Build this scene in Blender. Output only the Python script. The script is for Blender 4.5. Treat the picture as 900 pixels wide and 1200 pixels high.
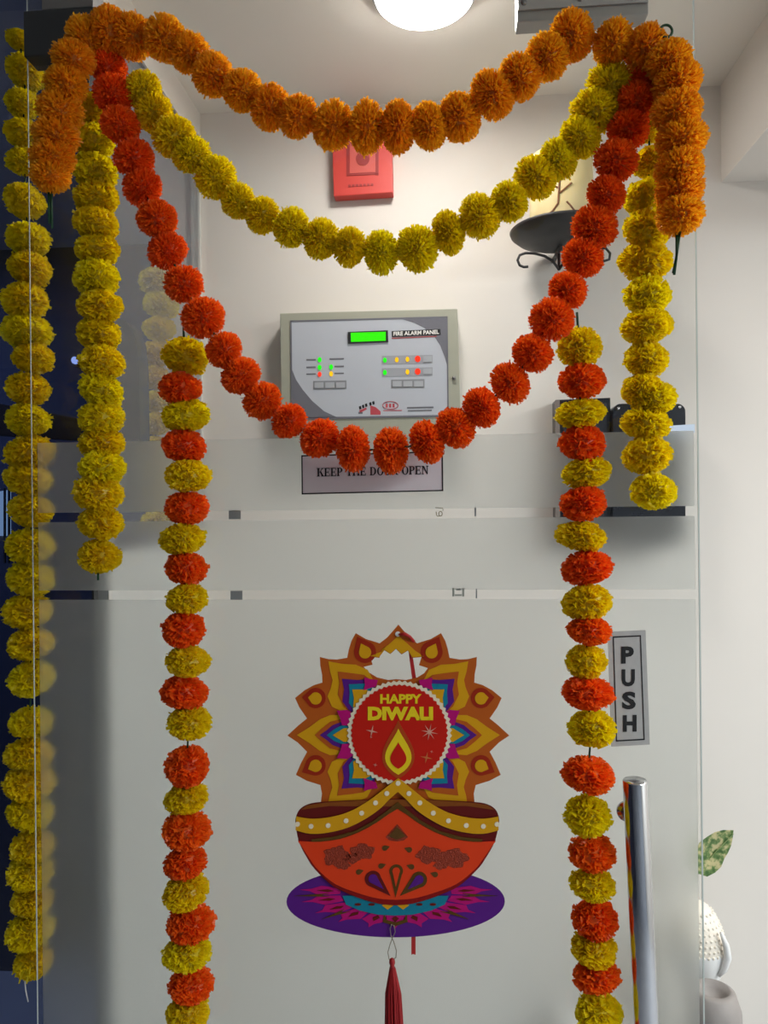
import bpy, bmesh, math, random
from mathutils import Vector, Matrix

for o in list(bpy.data.objects):
    bpy.data.objects.remove(o, do_unlink=True)
scene = bpy.context.scene
COL = scene.collection
rnd = random.Random(7)

# ------------------------------------------------------------------ camera
F_PX = 872.0
YAW = math.radians(4.6)
ROLL = math.radians(0.6)
CAM = Vector((0.0, 0.0, 1.6))
FWD = Vector((-math.sin(YAW), math.cos(YAW), 0))
R0 = Vector((math.cos(YAW), math.sin(YAW), 0))
U0 = Vector((0, 0, 1))
RGT = R0 * math.cos(ROLL) - U0 * math.sin(ROLL)
UPV = R0 * math.sin(ROLL) + U0 * math.cos(ROLL)
cam_data = bpy.data.cameras.new('camera')
cam_data.sensor_fit = 'AUTO'
cam_data.sensor_width = 36.0
cam_data.lens = F_PX / 1200.0 * 36.0
cam_data.clip_start = 0.02
cam = bpy.data.objects.new('camera', cam_data)
COL.objects.link(cam)
m = Matrix.Identity(4)
for i in range(3):
    m[i][0] = RGT[i]; m[i][1] = UPV[i]; m[i][2] = -FWD[i]; m[i][3] = CAM[i]
cam.matrix_world = m
scene.camera = cam


def P(px, py, Y):
    """real-world point of the plane at distance Y that stands at this place of the photograph"""
    d = FWD * F_PX + RGT * (px - 450.0) - UPV * (py - 600.0)
    t = (Y - CAM.y) / d.y
    return CAM + d * t


# ------------------------------------------------------------------ world, exposure
w = bpy.data.worlds.new('world'); scene.world = w
w.use_nodes = True
w.node_tree.nodes['Background'].inputs[0].default_value = (0.60, 0.72, 0.86, 1)
w.node_tree.nodes['Background'].inputs[1].default_value = 0.10
scene.view_settings.view_transform = 'Standard'
scene.view_settings.look = 'None'
scene.view_settings.gamma = 1.0
scene.view_settings.use_curve_mapping = False
scene.view_settings.exposure = 0.04
try:
    scene.cycles.use_denoising = True
    scene.cycles.max_bounces = 14
    scene.cycles.transparent_max_bounces = 24
    scene.cycles.transmission_bounces = 10
    scene.cycles.caustics_reflective = False
except Exception:
    pass

# distances of the planes of the place (metres in front of the camera)
Y_DOOR = 1.0
Y_BACK = 1.70
Z_CEIL = 1.6 + 0.935

# corridor light on the camera's side: a dim ceiling panel behind the viewer
la = bpy.data.lights.new('corridor_panel_light', 'AREA')
la.shape = 'RECTANGLE'; la.size = 1.2; la.size_y = 0.9
la.energy = 74.0; la.color = (0.86, 0.95, 1.0)
lo = bpy.data.objects.new('corridor_panel_light', la); COL.objects.link(lo)
lo.location = (2.0, -0.35, Z_CEIL - 0.03)
# unseen fill light added at the right to brighten the room behind the door
lb = bpy.data.lights.new('room_fill_light', 'AREA')
lb.shape = 'DISK'; lb.size = 0.5
lb.energy = 21.0; lb.color = (1.0, 0.965, 0.93)
lo2 = bpy.data.objects.new('room_fill_light', lb); COL.objects.link(lo2)
lo2.location = (1.75, 1.10, 1.6 + 0.72)
# bluish fill added to lift the side room behind the tinted glass
lc_ = bpy.data.lights.new('side_room_fill', 'AREA')
lc_.shape = 'DISK'; lc_.size = 0.4
lc_.energy = 24.0; lc_.color = (0.74, 0.83, 1.0)
lo3 = bpy.data.objects.new('side_room_fill', lc_); COL.objects.link(lo3)
lo3.location = (-2.0, 1.7, Z_CEIL - 0.03)

# ------------------------------------------------------------------ materials
MATS = {}


def lin(c):
    return tuple(((v / 255.0) / 12.92 if v / 255.0 <= 0.04045 else ((v / 255.0 + 0.055) / 1.055) ** 2.4) for v in c)


def mat(name, rgb, rough=0.6, metal=0.0, var=0.06, scale=20.0, bump=0.0, spec=0.4, emit=0.0):
    """principled material with procedural tonal variation; rgb is an sRGB 0..255 albedo"""
    if name in MATS:
        return MATS[name]
    ma = bpy.data.materials.new(name); ma.use_nodes = True
    nt = ma.node_tree; b = nt.nodes['Principled BSDF']
    c = lin(rgb)
    no = nt.nodes.new('ShaderNodeTexNoise'); no.inputs['Scale'].default_value = scale
    no.inputs['Detail'].default_value = 4
    tc = nt.nodes.new('ShaderNodeTexCoord'); nt.links.new(tc.outputs['Object'], no.inputs['Vector'])
    mx = nt.nodes.new('ShaderNodeMix'); mx.data_type = 'RGBA'
    mx.inputs[6].default_value = (*[v * (1 - var) for v in c], 1)
    mx.inputs[7].default_value = (*[min(1, v * (1 + var)) for v in c], 1)
    nt.links.new(no.outputs[0], mx.inputs[0])
    nt.links.new(mx.outputs[2], b.inputs['Base Color'])
    b.inputs['Roughness'].default_value = rough
    b.inputs['Metallic'].default_value = metal
    b.inputs['Specular IOR Level'].default_value = spec
    if bump:
        bp = nt.nodes.new('ShaderNodeBump'); bp.inputs['Strength'].default_value = bump
        bp.inputs['Distance'].default_value = 0.002
        nt.links.new(no.outputs[0], bp.inputs['Height']); nt.links.new(bp.outputs[0], b.inputs['Normal'])
    if emit:
        b.inputs['Emission Color'].default_value = (*c, 1)
        b.inputs['Emission Strength'].default_value = emit
    MATS[name] = ma
    return ma


def petal_mat(name, rgb, trans=0.35, hue=0.012, dark=0.25):
    if name in MATS:
        return MATS[name]
    ma = bpy.data.materials.new(name); ma.use_nodes = True
    nt = ma.node_tree; nt.nodes.clear()
    out = nt.nodes.new('ShaderNodeOutputMaterial')
    oi = nt.nodes.new('ShaderNodeObjectInfo')
    hs = nt.nodes.new('ShaderNodeHueSaturation')
    hs.inputs['Color'].default_value = (*lin(rgb), 1)
    mr = nt.nodes.new('ShaderNodeMapRange')
    mr.inputs[3].default_value = 0.5 - hue; mr.inputs[4].default_value = 0.5 + hue
    nt.links.new(oi.outputs['Random'], mr.inputs[0]); nt.links.new(mr.outputs[0], hs.inputs['Hue'])
    no = nt.nodes.new('ShaderNodeTexNoise'); no.inputs['Scale'].default_value = 3.5
    tc = nt.nodes.new('ShaderNodeTexCoord'); nt.links.new(tc.outputs['Object'], no.inputs['Vector'])
    m2 = nt.nodes.new('ShaderNodeMapRange')
    m2.inputs[3].default_value = 1.0 - dark; m2.inputs[4].default_value = 1.0 + dark * 0.6
    nt.links.new(no.outputs[0], m2.inputs[0]); nt.links.new(m2.outputs[0], hs.inputs['Value'])
    di = nt.nodes.new('ShaderNodeBsdfDiffuse'); tr = nt.nodes.new('ShaderNodeBsdfTranslucent')
    gl = nt.nodes.new('ShaderNodeBsdfGlossy'); gl.inputs['Roughness'].default_value = 0.45
    nt.links.new(hs.outputs[0], di.inputs[0]); nt.links.new(hs.outputs[0], tr.inputs[0])
    a = nt.nodes.new('ShaderNodeMixShader'); a.inputs[0].default_value = trans
    nt.links.new(di.outputs[0], a.inputs[1]); nt.links.new(tr.outputs[0], a.inputs[2])
    g = nt.nodes.new('ShaderNodeMixShader'); g.inputs[0].default_value = 0.03
    nt.links.new(a.outputs[0], g.inputs[1]); nt.links.new(gl.outputs[0], g.inputs[2])
    nt.links.new(g.outputs[0], out.inputs[0])
    MATS[name] = ma
    return ma


def clear_glass(name, tint=(0.988, 0.992, 0.985), gloss=1.0):
    if name in MATS:
        return MATS[name]
    ma = bpy.data.materials.new(name); ma.use_nodes = True
    nt = ma.node_tree; nt.nodes.clear()
    out = nt.nodes.new('ShaderNodeOutputMaterial')
    t = nt.nodes.new('ShaderNodeBsdfTransparent'); t.inputs[0].default_value = (*tint, 1)
    g = nt.nodes.new('ShaderNodeBsdfGlossy'); g.inputs['Roughness'].default_value = 0.01
    lw = nt.nodes.new('ShaderNodeFresnel'); lw.inputs[0].default_value = 1.45
    mu = nt.nodes.new('ShaderNodeMath'); mu.operation = 'MULTIPLY'; mu.inputs[1].default_value = gloss
    ge = nt.nodes.new('ShaderNodeNewGeometry')
    fr_ = nt.nodes.new('ShaderNodeMath'); fr_.operation = 'SUBTRACT'; fr_.inputs[0].default_value = 1.0
    nt.links.new(ge.outputs['Backfacing'], fr_.inputs[1])
    mf = nt.nodes.new('ShaderNodeMath'); mf.operation = 'MULTIPLY'
    nt.links.new(lw.outputs[0], mf.inputs[0]); nt.links.new(fr_.outputs[0], mf.inputs[1])
    nt.links.new(mf.outputs[0], mu.inputs[0])
    mx = nt.nodes.new('ShaderNodeMixShader')
    nt.links.new(mu.outputs[0], mx.inputs[0]); nt.links.new(t.outputs[0], mx.inputs[1]); nt.links.new(g.outputs[0], mx.inputs[2])
    nt.links.new(mx.outputs[0], out.inputs[0])
    MATS[name] = ma
    return ma


def frosted(name, rgb, refr=0.85, rough=0.28, transl=0.6):
    """etched film: part sees blurred through, part scatters the light of both sides"""
    if name in MATS:
        return MATS[name]
    ma = bpy.data.materials.new(name); ma.use_nodes = True
    nt = ma.node_tree; nt.nodes.clear()
    out = nt.nodes.new('ShaderNodeOutputMaterial')
    c = (*lin(rgb), 1)
    rf = nt.nodes.new('ShaderNodeBsdfRefraction'); rf.inputs['Color'].default_value = (0.97, 0.98, 0.98, 1)
    rf.inputs['Roughness'].default_value = rough; rf.inputs['IOR'].default_value = 1.35
    di = nt.nodes.new('ShaderNodeBsdfDiffuse'); di.inputs[0].default_value = c
    tr = nt.nodes.new('ShaderNodeBsdfTranslucent'); tr.inputs[0].default_value = c
    a = nt.nodes.new('ShaderNodeMixShader'); a.inputs[0].default_value = transl
    nt.links.new(di.outputs[0], a.inputs[1]); nt.links.new(tr.outputs[0], a.inputs[2])
    b = nt.nodes.new('ShaderNodeMixShader'); b.inputs[0].default_value = refr
    nt.links.new(a.outputs[0], b.inputs[1]); nt.links.new(rf.outputs[0], b.inputs[2])
    nt.links.new(b.outputs[0], out.inputs[0])
    MATS[name] = ma
    return ma


def milky(name, rgb, see=0.4):
    if name in MATS:
        return MATS[name]
    ma = bpy.data.materials.new(name); ma.use_nodes = True
    nt = ma.node_tree; nt.nodes.clear()
    out = nt.nodes.new('ShaderNodeOutputMaterial')
    t = nt.nodes.new('ShaderNodeBsdfTransparent')
    d = nt.nodes.new('ShaderNodeBsdfDiffuse'); d.inputs[0].default_value = (*lin(rgb), 1)
    mx = nt.nodes.new('ShaderNodeMixShader'); mx.inputs[0].default_value = see
    nt.links.new(d.outputs[0], mx.inputs[1]); nt.links.new(t.outputs[0], mx.inputs[2])
    nt.links.new(mx.outputs[0], out.inputs[0])
    MATS[name] = ma
    return ma


def glow(name, rgb, strength):
    if name in MATS:
        return MATS[name]
    ma = bpy.data.materials.new(name); ma.use_nodes = True
    nt = ma.node_tree; nt.nodes.clear()
    out = nt.nodes.new('ShaderNodeOutputMaterial')
    e = nt.nodes.new('ShaderNodeEmission'); e.inputs[0].default_value = (*lin(rgb), 1); e.inputs[1].default_value = strength
    nt.links.new(e.outputs[0], out.inputs[0])
    MATS[name] = ma
    return ma


WALL = mat('painted_wall', (224, 218, 210), 0.85, var=0.02, scale=6, bump=0.04)
CEIL = mat('painted_ceiling', (238, 232, 222), 0.9, var=0.02, scale=5)
FLOOR = mat('floor_tile', (178, 180, 184), 0.45, var=0.08, scale=8)
STEEL = mat('brushed_steel', (196, 197, 200), 0.16, 1.0, var=0.03, scale=60)
GREYMETAL = mat('grey_metal', (120, 118, 116), 0.45, 0.6, var=0.06, scale=40)
DARKMETAL = mat('dark_grey_metal', (52, 54, 56), 0.5, 0.3, var=0.1, scale=30)
BLACKIRON = mat('black_iron', (40, 38, 38), 0.55, 0.0, var=0.1, scale=40)
BLACKPLASTIC = mat('black_plastic', (24, 26, 32), 0.25, 0, var=0.1, scale=40)
GREENWIRE = mat('green_wire', (18, 62, 34), 0.5, 0)
BLACK = mat('black_print', (20, 20, 22), 0.6)
WHITE = mat('white_print', (235, 232, 226), 0.6)

# ------------------------------------------------------------------ object helpers
ORG = {}


def tag(o, label=None, cat=None, group=None, kind=None):
    if label: o['label'] = label
    if cat: o['category'] = cat
    if group: o['group'] = group
    if kind: o['kind'] = kind
    return o


def thing(name, loc, label=None, cat=None, group=None, kind=None):
    o = bpy.data.objects.new(name, None); COL.objects.link(o)
    o.empty_display_size = 0.03
    o.location = loc; ORG[o.name] = Vector(loc)
    return tag(o, label, cat, group, kind)


def link_mesh(name, me, material, parent=None, label=None):
    o = bpy.data.objects.new(name, me); COL.objects.link(o)
    if material and not me.materials:
        me.materials.append(material)
    if parent:
        o.parent = parent
    if label: o['label'] = label
    return o


def from_bm(name, bm, material, parent=None, label=None, smooth=False):
    """bm holds world coordinates; the object is placed under its parent or at its own base"""
    bmesh.ops.recalc_face_normals(bm, faces=bm.faces)
    if parent:
        org = ORG[parent.name]
    else:
        xs = [v.co.x for v in bm.verts]; ys = [v.co.y for v in bm.verts]; zs = [v.co.z for v in bm.verts]
        org = Vector(((min(xs) + max(xs)) / 2, (min(ys) + max(ys)) / 2, min(zs)))
    for v in bm.verts:
        v.co -= org
    me = bpy.data.meshes.new(name); bm.to_mesh(me); bm.free()
    if smooth:
        for p in me.polygons: p.use_smooth = True
    o = link_mesh(name, me, material, parent, label)
    if not parent:
        o.location = org
    ORG[o.name] = org.copy()
    return o


def add_box(bm, lo, hi, bevel=0.0):
    r = bmesh.ops.create_cube(bm, size=1.0)
    vs = r['verts']
    for v in vs:
        v.co = Vector(((lo[0] + hi[0]) / 2 + v.co.x * (hi[0] - lo[0]),
                       (lo[1] + hi[1]) / 2 + v.co.y * (hi[1] - lo[1]),
                       (lo[2] + hi[2]) / 2 + v.co.z * (hi[2] - lo[2])))
    if bevel:
        es = list({e for v in vs for e in v.link_edges})
        bmesh.ops.bevel(bm, geom=es, offset=bevel, segments=2, affect='EDGES', profile=0.6)


def box(name, lo, hi, material, parent=None, bevel=0.0, label=None):
    bm = bmesh.new(); add_box(bm, lo, hi, bevel)
    return from_bm(name, bm, material, parent, label)


def add_prism(bm, pts, depth_vec):
    """closed outline (world points, coplanar) pushed along depth_vec"""
    a = [bm.verts.new(p) for p in pts]
    b = [bm.verts.new(p + depth_vec) for p in pts]
    n = len(a)
    try:
        bm.faces.new(a)
        bm.faces.new(list(reversed(b)))
    except ValueError:
        return
    for i in range(n):
        j = (i + 1) % n
        bm.faces.new((a[i], b[i], b[j], a[j]))


def pprism(name, pix, Y, th, material, parent=None, label=None, bevel=0.0):
    """outline given where it stands in the plane at distance Y, th metres thick away from the viewer"""
    bm = bmesh.new()
    add_prism(bm, [P(x, y, Y) for x, y in pix], Vector((0, th, 0)))
    if bevel:
        es = [e for e in bm.edges if e.calc_length() > bevel * 3]
        bmesh.ops.bevel(bm, geom=es, offset=bevel, segments=2, affect='EDGES', profile=0.6)
    return from_bm(name, bm, material, parent, label)


def quad(x0, y0, x1, y1, s=0.0):
    """slightly sloping rectangle in photo coordinates, s = rise per pixel to the right"""
    return [(x0, y0), (x1, y0 - s * (x1 - x0)), (x1, y1 - s * (x1 - x0)), (x0, y1)]


def ell(cx, cy, rx, ry, n=28, a0=0.0, a1=2 * math.pi):
    return [(cx + rx * math.cos(a0 + (a1 - a0) * i / n), cy + ry * math.sin(a0 + (a1 - a0) * i / n)) for i in range(n)]


def add_tube(bm, pts, r, seg=8, caps=True):
    rings = []
    n = len(pts)
    prev = None
    for i, p in enumerate(pts):
        t = (pts[min(i + 1, n - 1)] - pts[max(i - 1, 0)])
        if t.length < 1e-9: t = Vector((0, 0, 1))
        t.normalize()
        if prev is None:
            ref = Vector((0, 1, 0)) if abs(t.y) < 0.9 else Vector((1, 0, 0))
            u = t.cross(ref).normalized()
        else:
            u = (prev - t * prev.dot(t))
            u = u.normalized() if u.length > 1e-6 else t.cross(Vector((1, 0, 0.3))).normalized()
        prev = u
        v = t.cross(u)
        rr = r[i] if isinstance(r, (list, tuple)) else r
        rings.append([bm.verts.new(p + (u * math.cos(2 * math.pi * k / seg) + v * math.sin(2 * math.pi * k / seg)) * rr) for k in range(seg)])
    for i in range(n - 1):
        for k in range(seg):
            k2 = (k + 1) % seg
            bm.faces.new((rings[i][k], rings[i][k2], rings[i + 1][k2], rings[i + 1][k]))
    if caps:
        bm.faces.new(list(reversed(rings[0]))); bm.faces.new(rings[-1])


def tube(name, pts, r, material, parent=None, seg=8, label=None):
    bm = bmesh.new(); add_tube(bm, pts, r, seg)
    return from_bm(name, bm, material, parent, label, smooth=True)


def add_lathe(bm, prof, c, seg=32, squash=1.0):
    rings = []
    for r, z in prof:
        rings.append([bm.verts.new(Vector((c[0] + r * math.cos(2 * math.pi * k / seg), c[1] + squash * r * math.sin(2 * math.pi * k / seg), c[2] + z))) for k in range(seg)])
    for i in range(len(rings) - 1):
        for k in range(seg):
            k2 = (k + 1) % seg
            bm.faces.new((rings[i][k], rings[i][k2], rings[i + 1][k2], rings[i + 1][k]))
    bm.faces.new(list(reversed(rings[0]))); bm.faces.new(rings[-1])


def lathe(name, prof, c, material, parent=None, seg=32, label=None, squash=1.0):
    bm = bmesh.new(); add_lathe(bm, prof, c, seg, squash)
    return from_bm(name, bm, material, parent, label, smooth=True)


def text_part(name, body, px0, py_base, px1, cap_px, Y, material, parent, bold=0.0, th=0.0006, slope=0.0, sx=None):
    """lettering between photo columns px0..px1 with baseline py_base and capital height cap_px"""
    cu = bpy.data.curves.new(name, 'FONT'); cu.body = body
    cu.size = 1.0; cu.offset = bold; cu.resolution_u = 3
    to = bpy.data.objects.new('tmp_text', cu); COL.objects.link(to)
    dg = bpy.context.evaluated_depsgraph_get(); dg.update()
    me = bpy.data.meshes.new_from_object(to.evaluated_get(dg))
    bpy.data.objects.remove(to, do_unlink=True)
    bm = bmesh.new(); bm.from_mesh(me); bpy.data.meshes.remove(me)
    xs = [v.co.x for v in bm.verts]; ys = [v.co.y for v in bm.verts]
    x0, x1 = min(xs), max(xs); y0, y1 = min(0, min(ys)) if False else min(ys), max(ys)
    for v in bm.verts:
        fx = (v.co.x - x0) / (x1 - x0); fy = (v.co.y - y0) / (y1 - y0)
        X = px0 + fx * (px1 - px0)
        v.co = P(X, py_base - fy * cap_px - slope * (X - px0), Y)
    for f in bm.faces: f.smooth = False
    r = bmesh.ops.extrude_face_region(bm, geom=bm.faces[:])
    for v in r['geom']:
        if isinstance(v, bmesh.types.BMVert): v.co.y += th
    for f in bm.faces: f.smooth = False
    return from_bm(name, bm, material, parent)


# ------------------------------------------------------------------ the room shell
XL = P(237, 380, Y_BACK).x            # plane of the hazy partition on the left
XC = P(845, 170, Y_BACK).x            # start of the beam on the right
bm = bmesh.new(); add_box(bm, (-3.2, -2.4, -0.05), (3.2, 3.4, 0.0))
tag(from_bm('floor', bm, FLOOR), kind='structure', label='grey tiled floor out of view')
bm = bmesh.new(); add_box(bm, (-3.2, -2.4, Z_CEIL), (3.2, 3.4, Z_CEIL + 0.08))
tag(from_bm('ceiling', bm, CEIL), kind='structure', label='pale cream ceiling above the door')
# back wall: square to the view on the left, turning away right of the beam
bm = bmesh.new()
plan = [(XL - 0.12, Y_BACK), (2.9, Y_BACK), (2.9, Y_BACK + 0.2), (XL - 0.12, Y_BACK + 0.2)]
add_prism(bm, [Vector((x, y, 0)) for x, y in plan], Vector((0, 0, Z_CEIL)))
tag(from_bm('wall_back', bm, WALL), kind='structure', label='white painted wall behind the glass door')
# beam (soffit) in the top right corner
zb = P(845, 214, Y_BACK).z
bm = bmesh.new()
add_prism(bm, [Vector((XC, 1.0, zb)), Vector((XC + 1.9, 1.0, zb)), Vector((XC + 1.9, Y_BACK, zb)), Vector((XC, Y_BACK, zb))], Vector((0, 0, Z_CEIL - zb)))
tag(from_bm('trim_1', bm, WALL), kind='structure', label='white boxed ceiling beam in the top right corner')
# transverse ceiling trim strip and the head above the partition
zt = P(237, 172, Y_BACK).z
Y_P0 = 1.20
box_o = box('wall_left', (XL - 0.06, Y_P0, zt), (XL, Y_BACK, Z_CEIL), WALL)
tag(box_o, kind='structure', label='white wall strip above the hazy glass partition')
part_glass = milky('hazy_glass', (160, 162, 166), 0.80)
win = thing('window_2', (XL - 0.01, Y_P0, 0), kind='structure', label='hazy grey glass partition left of the back wall')
box('glass_pane', (XL - 0.012, Y_P0 + 0.012, 0.0), (XL - 0.004, Y_BACK - 0.012, zt), part_glass, win)
box('jamb', (XL - 0.02, Y_BACK - 0.012, 0.0), (XL, Y_BACK, zt), mat('pale_jamb', (205, 205, 200), 0.5), win)
box('lower_panel', (XL - 0.004, Y_P0 + 0.012, 0.0), (XL, Y_BACK - 0.012, P(180, 640, 1.45).z), mat('pale_panel', (200, 202, 200), 0.6), win)
box('jamb', (XL - 0.02, Y_P0, 0.0), (XL, Y_P0 + 0.012, zt), mat('pale_jamb', (205, 205, 200), 0.5), win)
# navy wall of the dark side room
NAVY = mat('navy_paint', (52, 57, 78), 0.7, var=0.12, scale=4)
bm = bmesh.new(); add_box(bm, (-3.2, 2.5, 0), (XL - 0.13, 2.6, Z_CEIL))
tag(from_bm('wall_side_room', bm, NAVY), kind='structure', label='dark navy wall of the unlit side room')
bm = bmesh.new(); add_box(bm, (-3.2, -2.4, 0), (-3.1, 2.5, Z_CEIL))
tag(from_bm('wall_left_side', bm, NAVY), kind='structure', label='dark navy wall at the far left')
bm = bmesh.new(); add_box(bm, (-3.2, -2.4, 0), (3.2, -2.3, Z_CEIL))
tag(from_bm('wall_corridor', bm, mat('corridor_paint', (150, 156, 166), 0.8, scale=5)), kind='structure', label='grey corridor wall behind the viewer')
bm = bmesh.new(); add_box(bm, (2.9, -2.3, 0), (3.0, 3.4, Z_CEIL))
tag(from_bm('wall_right', bm, WALL), kind='structure', label='white wall at the far right')

# ------------------------------------------------------------------ the glass door
TH = 0.012
GLASS = clear_glass('clear_glass', gloss=0.9)
FILM = frosted('frosted_film', (236, 238, 234))
door = thing('door_1', (P(430, 900, Y_DOOR).x, Y_DOOR + TH / 2, 0.0), kind='structure',
             label='frameless glass door with frosted film below two clear stripes')
xl0, xr0 = P(37, 500, Y_DOOR).x, P(817.5, 500, Y_DOOR).x
Z_TOP = 1.6 + 0.86
box('glass_panel', (xl0, Y_DOOR, 0.01), (xr0, Y_DOOR + TH, Z_TOP), GLASS, door)
EDGE = mat('polished_glass_edge', (196, 204, 198), 0.25, var=0.03)
box('glass_edge', (xr0 - 0.0006, Y_DOOR - 0.0003, 0.01), (xr0 + 0.0012, Y_DOOR + 0.0012, Z_TOP), EDGE, door)
box('glass_edge', (xl0 - 0.0008, Y_DOOR - 0.0003, 0.01), (xl0 + 0.0002, Y_DOOR + 0.0010, Z_TOP), EDGE, door)
YF = Y_DOOR + TH + 0.0006


def zrow(y): return P(450, y, YF).z


bands = [(511.5, 596.8), (608.2, 691.2), (702.5, 1900)]
for t, b_ in bands:
    box('frosted_film', (xl0 + 0.001, YF, max(0.012, zrow(b_))), (xr0 - 0.001, YF + 0.0008, zrow(t)), FILM, door)
# short film remnants that bridge the clear stripes
for x0, x1, y0, y1 in ((268, 282, 598, 608.5), (270, 284, 692.5, 703), (556, 558, 594.5, 605), (557.5, 559, 690, 701)):
    pprism('film_bridge', quad(x0, y0, x1, y1, 0.01), YF, 0.0006, mat('grey_film', (132, 136, 138), 0.7), door)
# marks printed on the stripes
MK = mat('brown_mark', (128, 112, 74), 0.7)
bm = bmesh.new()
add_tube(bm, [P(x, y, YF + 0.0002) for x, y in ell(516.2, 602.0, 2.0, 2.7, 14) + [(518.2, 602.0)]], 0.0006, 5)
add_tube(bm, [P(x, y, YF + 0.0002) for x, y in ((511, 599.5), (511.5, 603.5), (512.5, 605), (515, 605))], 0.0006, 5)
add_tube(bm, [P(x, y, YF + 0.0002) for x, y in ((510, 595), (511, 595), (519, 595.5), (519, 598.5))], 0.0006, 5)
from_bm('printed_mark', bm, MK, door)
bm = bmesh.new()
for x0, x1, y0, y1 in ((530, 532.5, 689, 699), (541.5, 544, 689, 699), (533, 541, 696.5, 698.5), (534.5, 540, 689.5, 692)):
    add_prism(bm, [P(x, y, YF) for x, y in quad(x0, y0, x1, y1, 0.01)], Vector((0, 0.0006, 0)))
from_bm('printed_mark', bm, mat('grey_mark', (150, 150, 140), 0.7), door)
# top pivot patch fitting on the hinge side
zp0, zp1 = P(70, 70, Y_DOOR).z, P(70, 17, Y_DOOR).z
xp0, xp1 = P(33, 40, Y_DOOR).x, P(116, 40, Y_DOOR).x
box('patch_fitting', (xp0, Y_DOOR - 0.012, zp0), (xp1, Y_DOOR + TH + 0.012, zp1), DARKMETAL, door, bevel=0.002)
box('clamp_block', (P(53, 10, Y_DOOR).x, Y_DOOR - 0.010, zp1 + 0.001), (P(113, 10, Y_DOOR).x, Y_DOOR + TH + 0.010, zp1 + 0.06), GREYMETAL, door, bevel=0.002)
# pull handle: long steel bar on stand-offs
hb = P(748.5, 1060, Y_DOOR - 0.055)
htop, hbot = P(744, 914, Y_DOOR - 0.055), P(768, 1420, Y_DOOR - 0.055)
ax = (htop - hbot).normalized()
bar = tube('handle_bar', [hbot, hbot + ax * 0.002, htop - ax * 0.0015, htop], [0.0135, 0.0148, 0.0148, 0.0138], STEEL, door, 40, label='polished steel bar handle')
for t in (0.06, 0.50):
    c = htop - ax * t
    tube('standoff', [c, Vector((c.x, Y_DOOR, c.z))], 0.008, STEEL, bar, 16)
    tube('washer', [Vector((c.x, Y_DOOR - 0.004, c.z)), Vector((c.x, Y_DOOR, c.z))], 0.013, STEEL, bar, 20)
# header beam that carries the door, above the picture
bm = bmesh.new(); add_box(bm, (XL - 0.25, Y_DOOR - 0.02, Z_TOP + 0.012), (XC + 0.0, Y_DOOR + 0.05, Z_CEIL))
tag(from_bm('trim_2', bm, GREYMETAL), kind='structure', label='grey metal header above the glass door')
# dark tinted side panel next to the hinge
YS = 1.105
tint = clear_glass('dark_tinted_glass', (0.42, 0.47, 0.62), 1.2)
side = thing('window_1', (P(60, 900, YS).x, YS, 0.0), kind='structure', label='dark tinted glass side panel left of the door')
box('tinted_pane', (-2.6, YS, 0.0), (P(112.5, 900, YS).x, YS + 0.01, Z_CEIL), tint, side)
box('pane_edge', (P(110.5, 900, YS).x, YS - 0.002, 0.0), (P(113, 900, YS).x, YS + 0.012, Z_CEIL), DARKMETAL, side)
# dark brown beam, standing for a reflection in the tinted glass, and corner piece
BROWN = mat('dark_brown_wood', (56, 34, 22), 0.6, var=0.2, scale=14)
tag(pprism('reflected_beam', [(-60, 462), (100, 492), (100, 516), (-60, 506)], 1.9, 0.05, BROWN),
    label='dark brown strip standing for a beam reflected in the tinted glass', cat='rail')
tag(pprism('wooden_bracket', [(14, -30), (60, -30), (58, 22), (42, 22), (30, 16)], 1.5, 0.04, BROWN),
    label='dark brown wooden bracket at the top left corner', cat='bracket')
# bright window far in the side room, with dark bars
lw_ = thing('bright_reflection', P(3, 650, 2.4), 'small bright window with dark bars at the far left', 'reflection')
pprism('pane', [(-14, 578), (11, 574), (11, 628), (-14, 628)], 2.42, 0.01, glow('pale_reflection_glow', (196, 226, 232), 1.1), lw_)
for x in (-4, 4, 9):
    pprism('bar', [(x, 572), (x + 1.6, 572), (x + 1.6, 660), (x, 660)], 2.40, 0.008, BLACK, lw_)
pprism('sill', [(-14, 629), (13, 629), (13, 634), (-14, 634)], 2.40, 0.02, GREYMETAL, lw_)
sp = thing('glow_spot', P(87, 422, 2.47), 'tiny white glowing spot in the dark side room', 'lamp')  # glowing disc with a dark ring on the side room wall
pprism('lens', ell(87, 422, 3.6, 4.2, 16), 2.46, 0.01, glow('spot_white', (214, 226, 255), 2.2), sp)
pprism('housing', ell(87, 422, 6.5, 7.0, 20), 2.472, 0.028, DARKMETAL, sp)

# ------------------------------------------------------------------ ceiling lamp behind the door
yl = 1.31
pc = P(497, -9, 1.31)
lc = Vector((pc.x, 0, Z_CEIL))
dvec = FWD * F_PX + RGT * (497 - 450.0) - UPV * (-9 - 600.0)
tt = (Z_CEIL - 0.02 - CAM.z) / dvec.z
lp = CAM + dvec * tt
lamp = thing('ceiling_lamp', (lp.x, lp.y, Z_CEIL - 0.03), 'round glowing white ceiling lamp above the orange garland', 'lamp')
RL = 0.086
lathe('rim', [(RL, 0.001), (RL + 0.006, 0.006), (RL + 0.006, 0.0299)], (lp.x, lp.y, Z_CEIL - 0.03), mat('white_lamp_rim', (235, 235, 235), 0.4), lamp, 48)
lathe('diffuser', [(RL - 0.004, 0.0), (RL, 0.004), (RL, 0.006)], (lp.x, lp.y, Z_CEIL - 0.034), glow('lamp_glow', (255, 250, 246), 68.0), lamp, 48)

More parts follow.
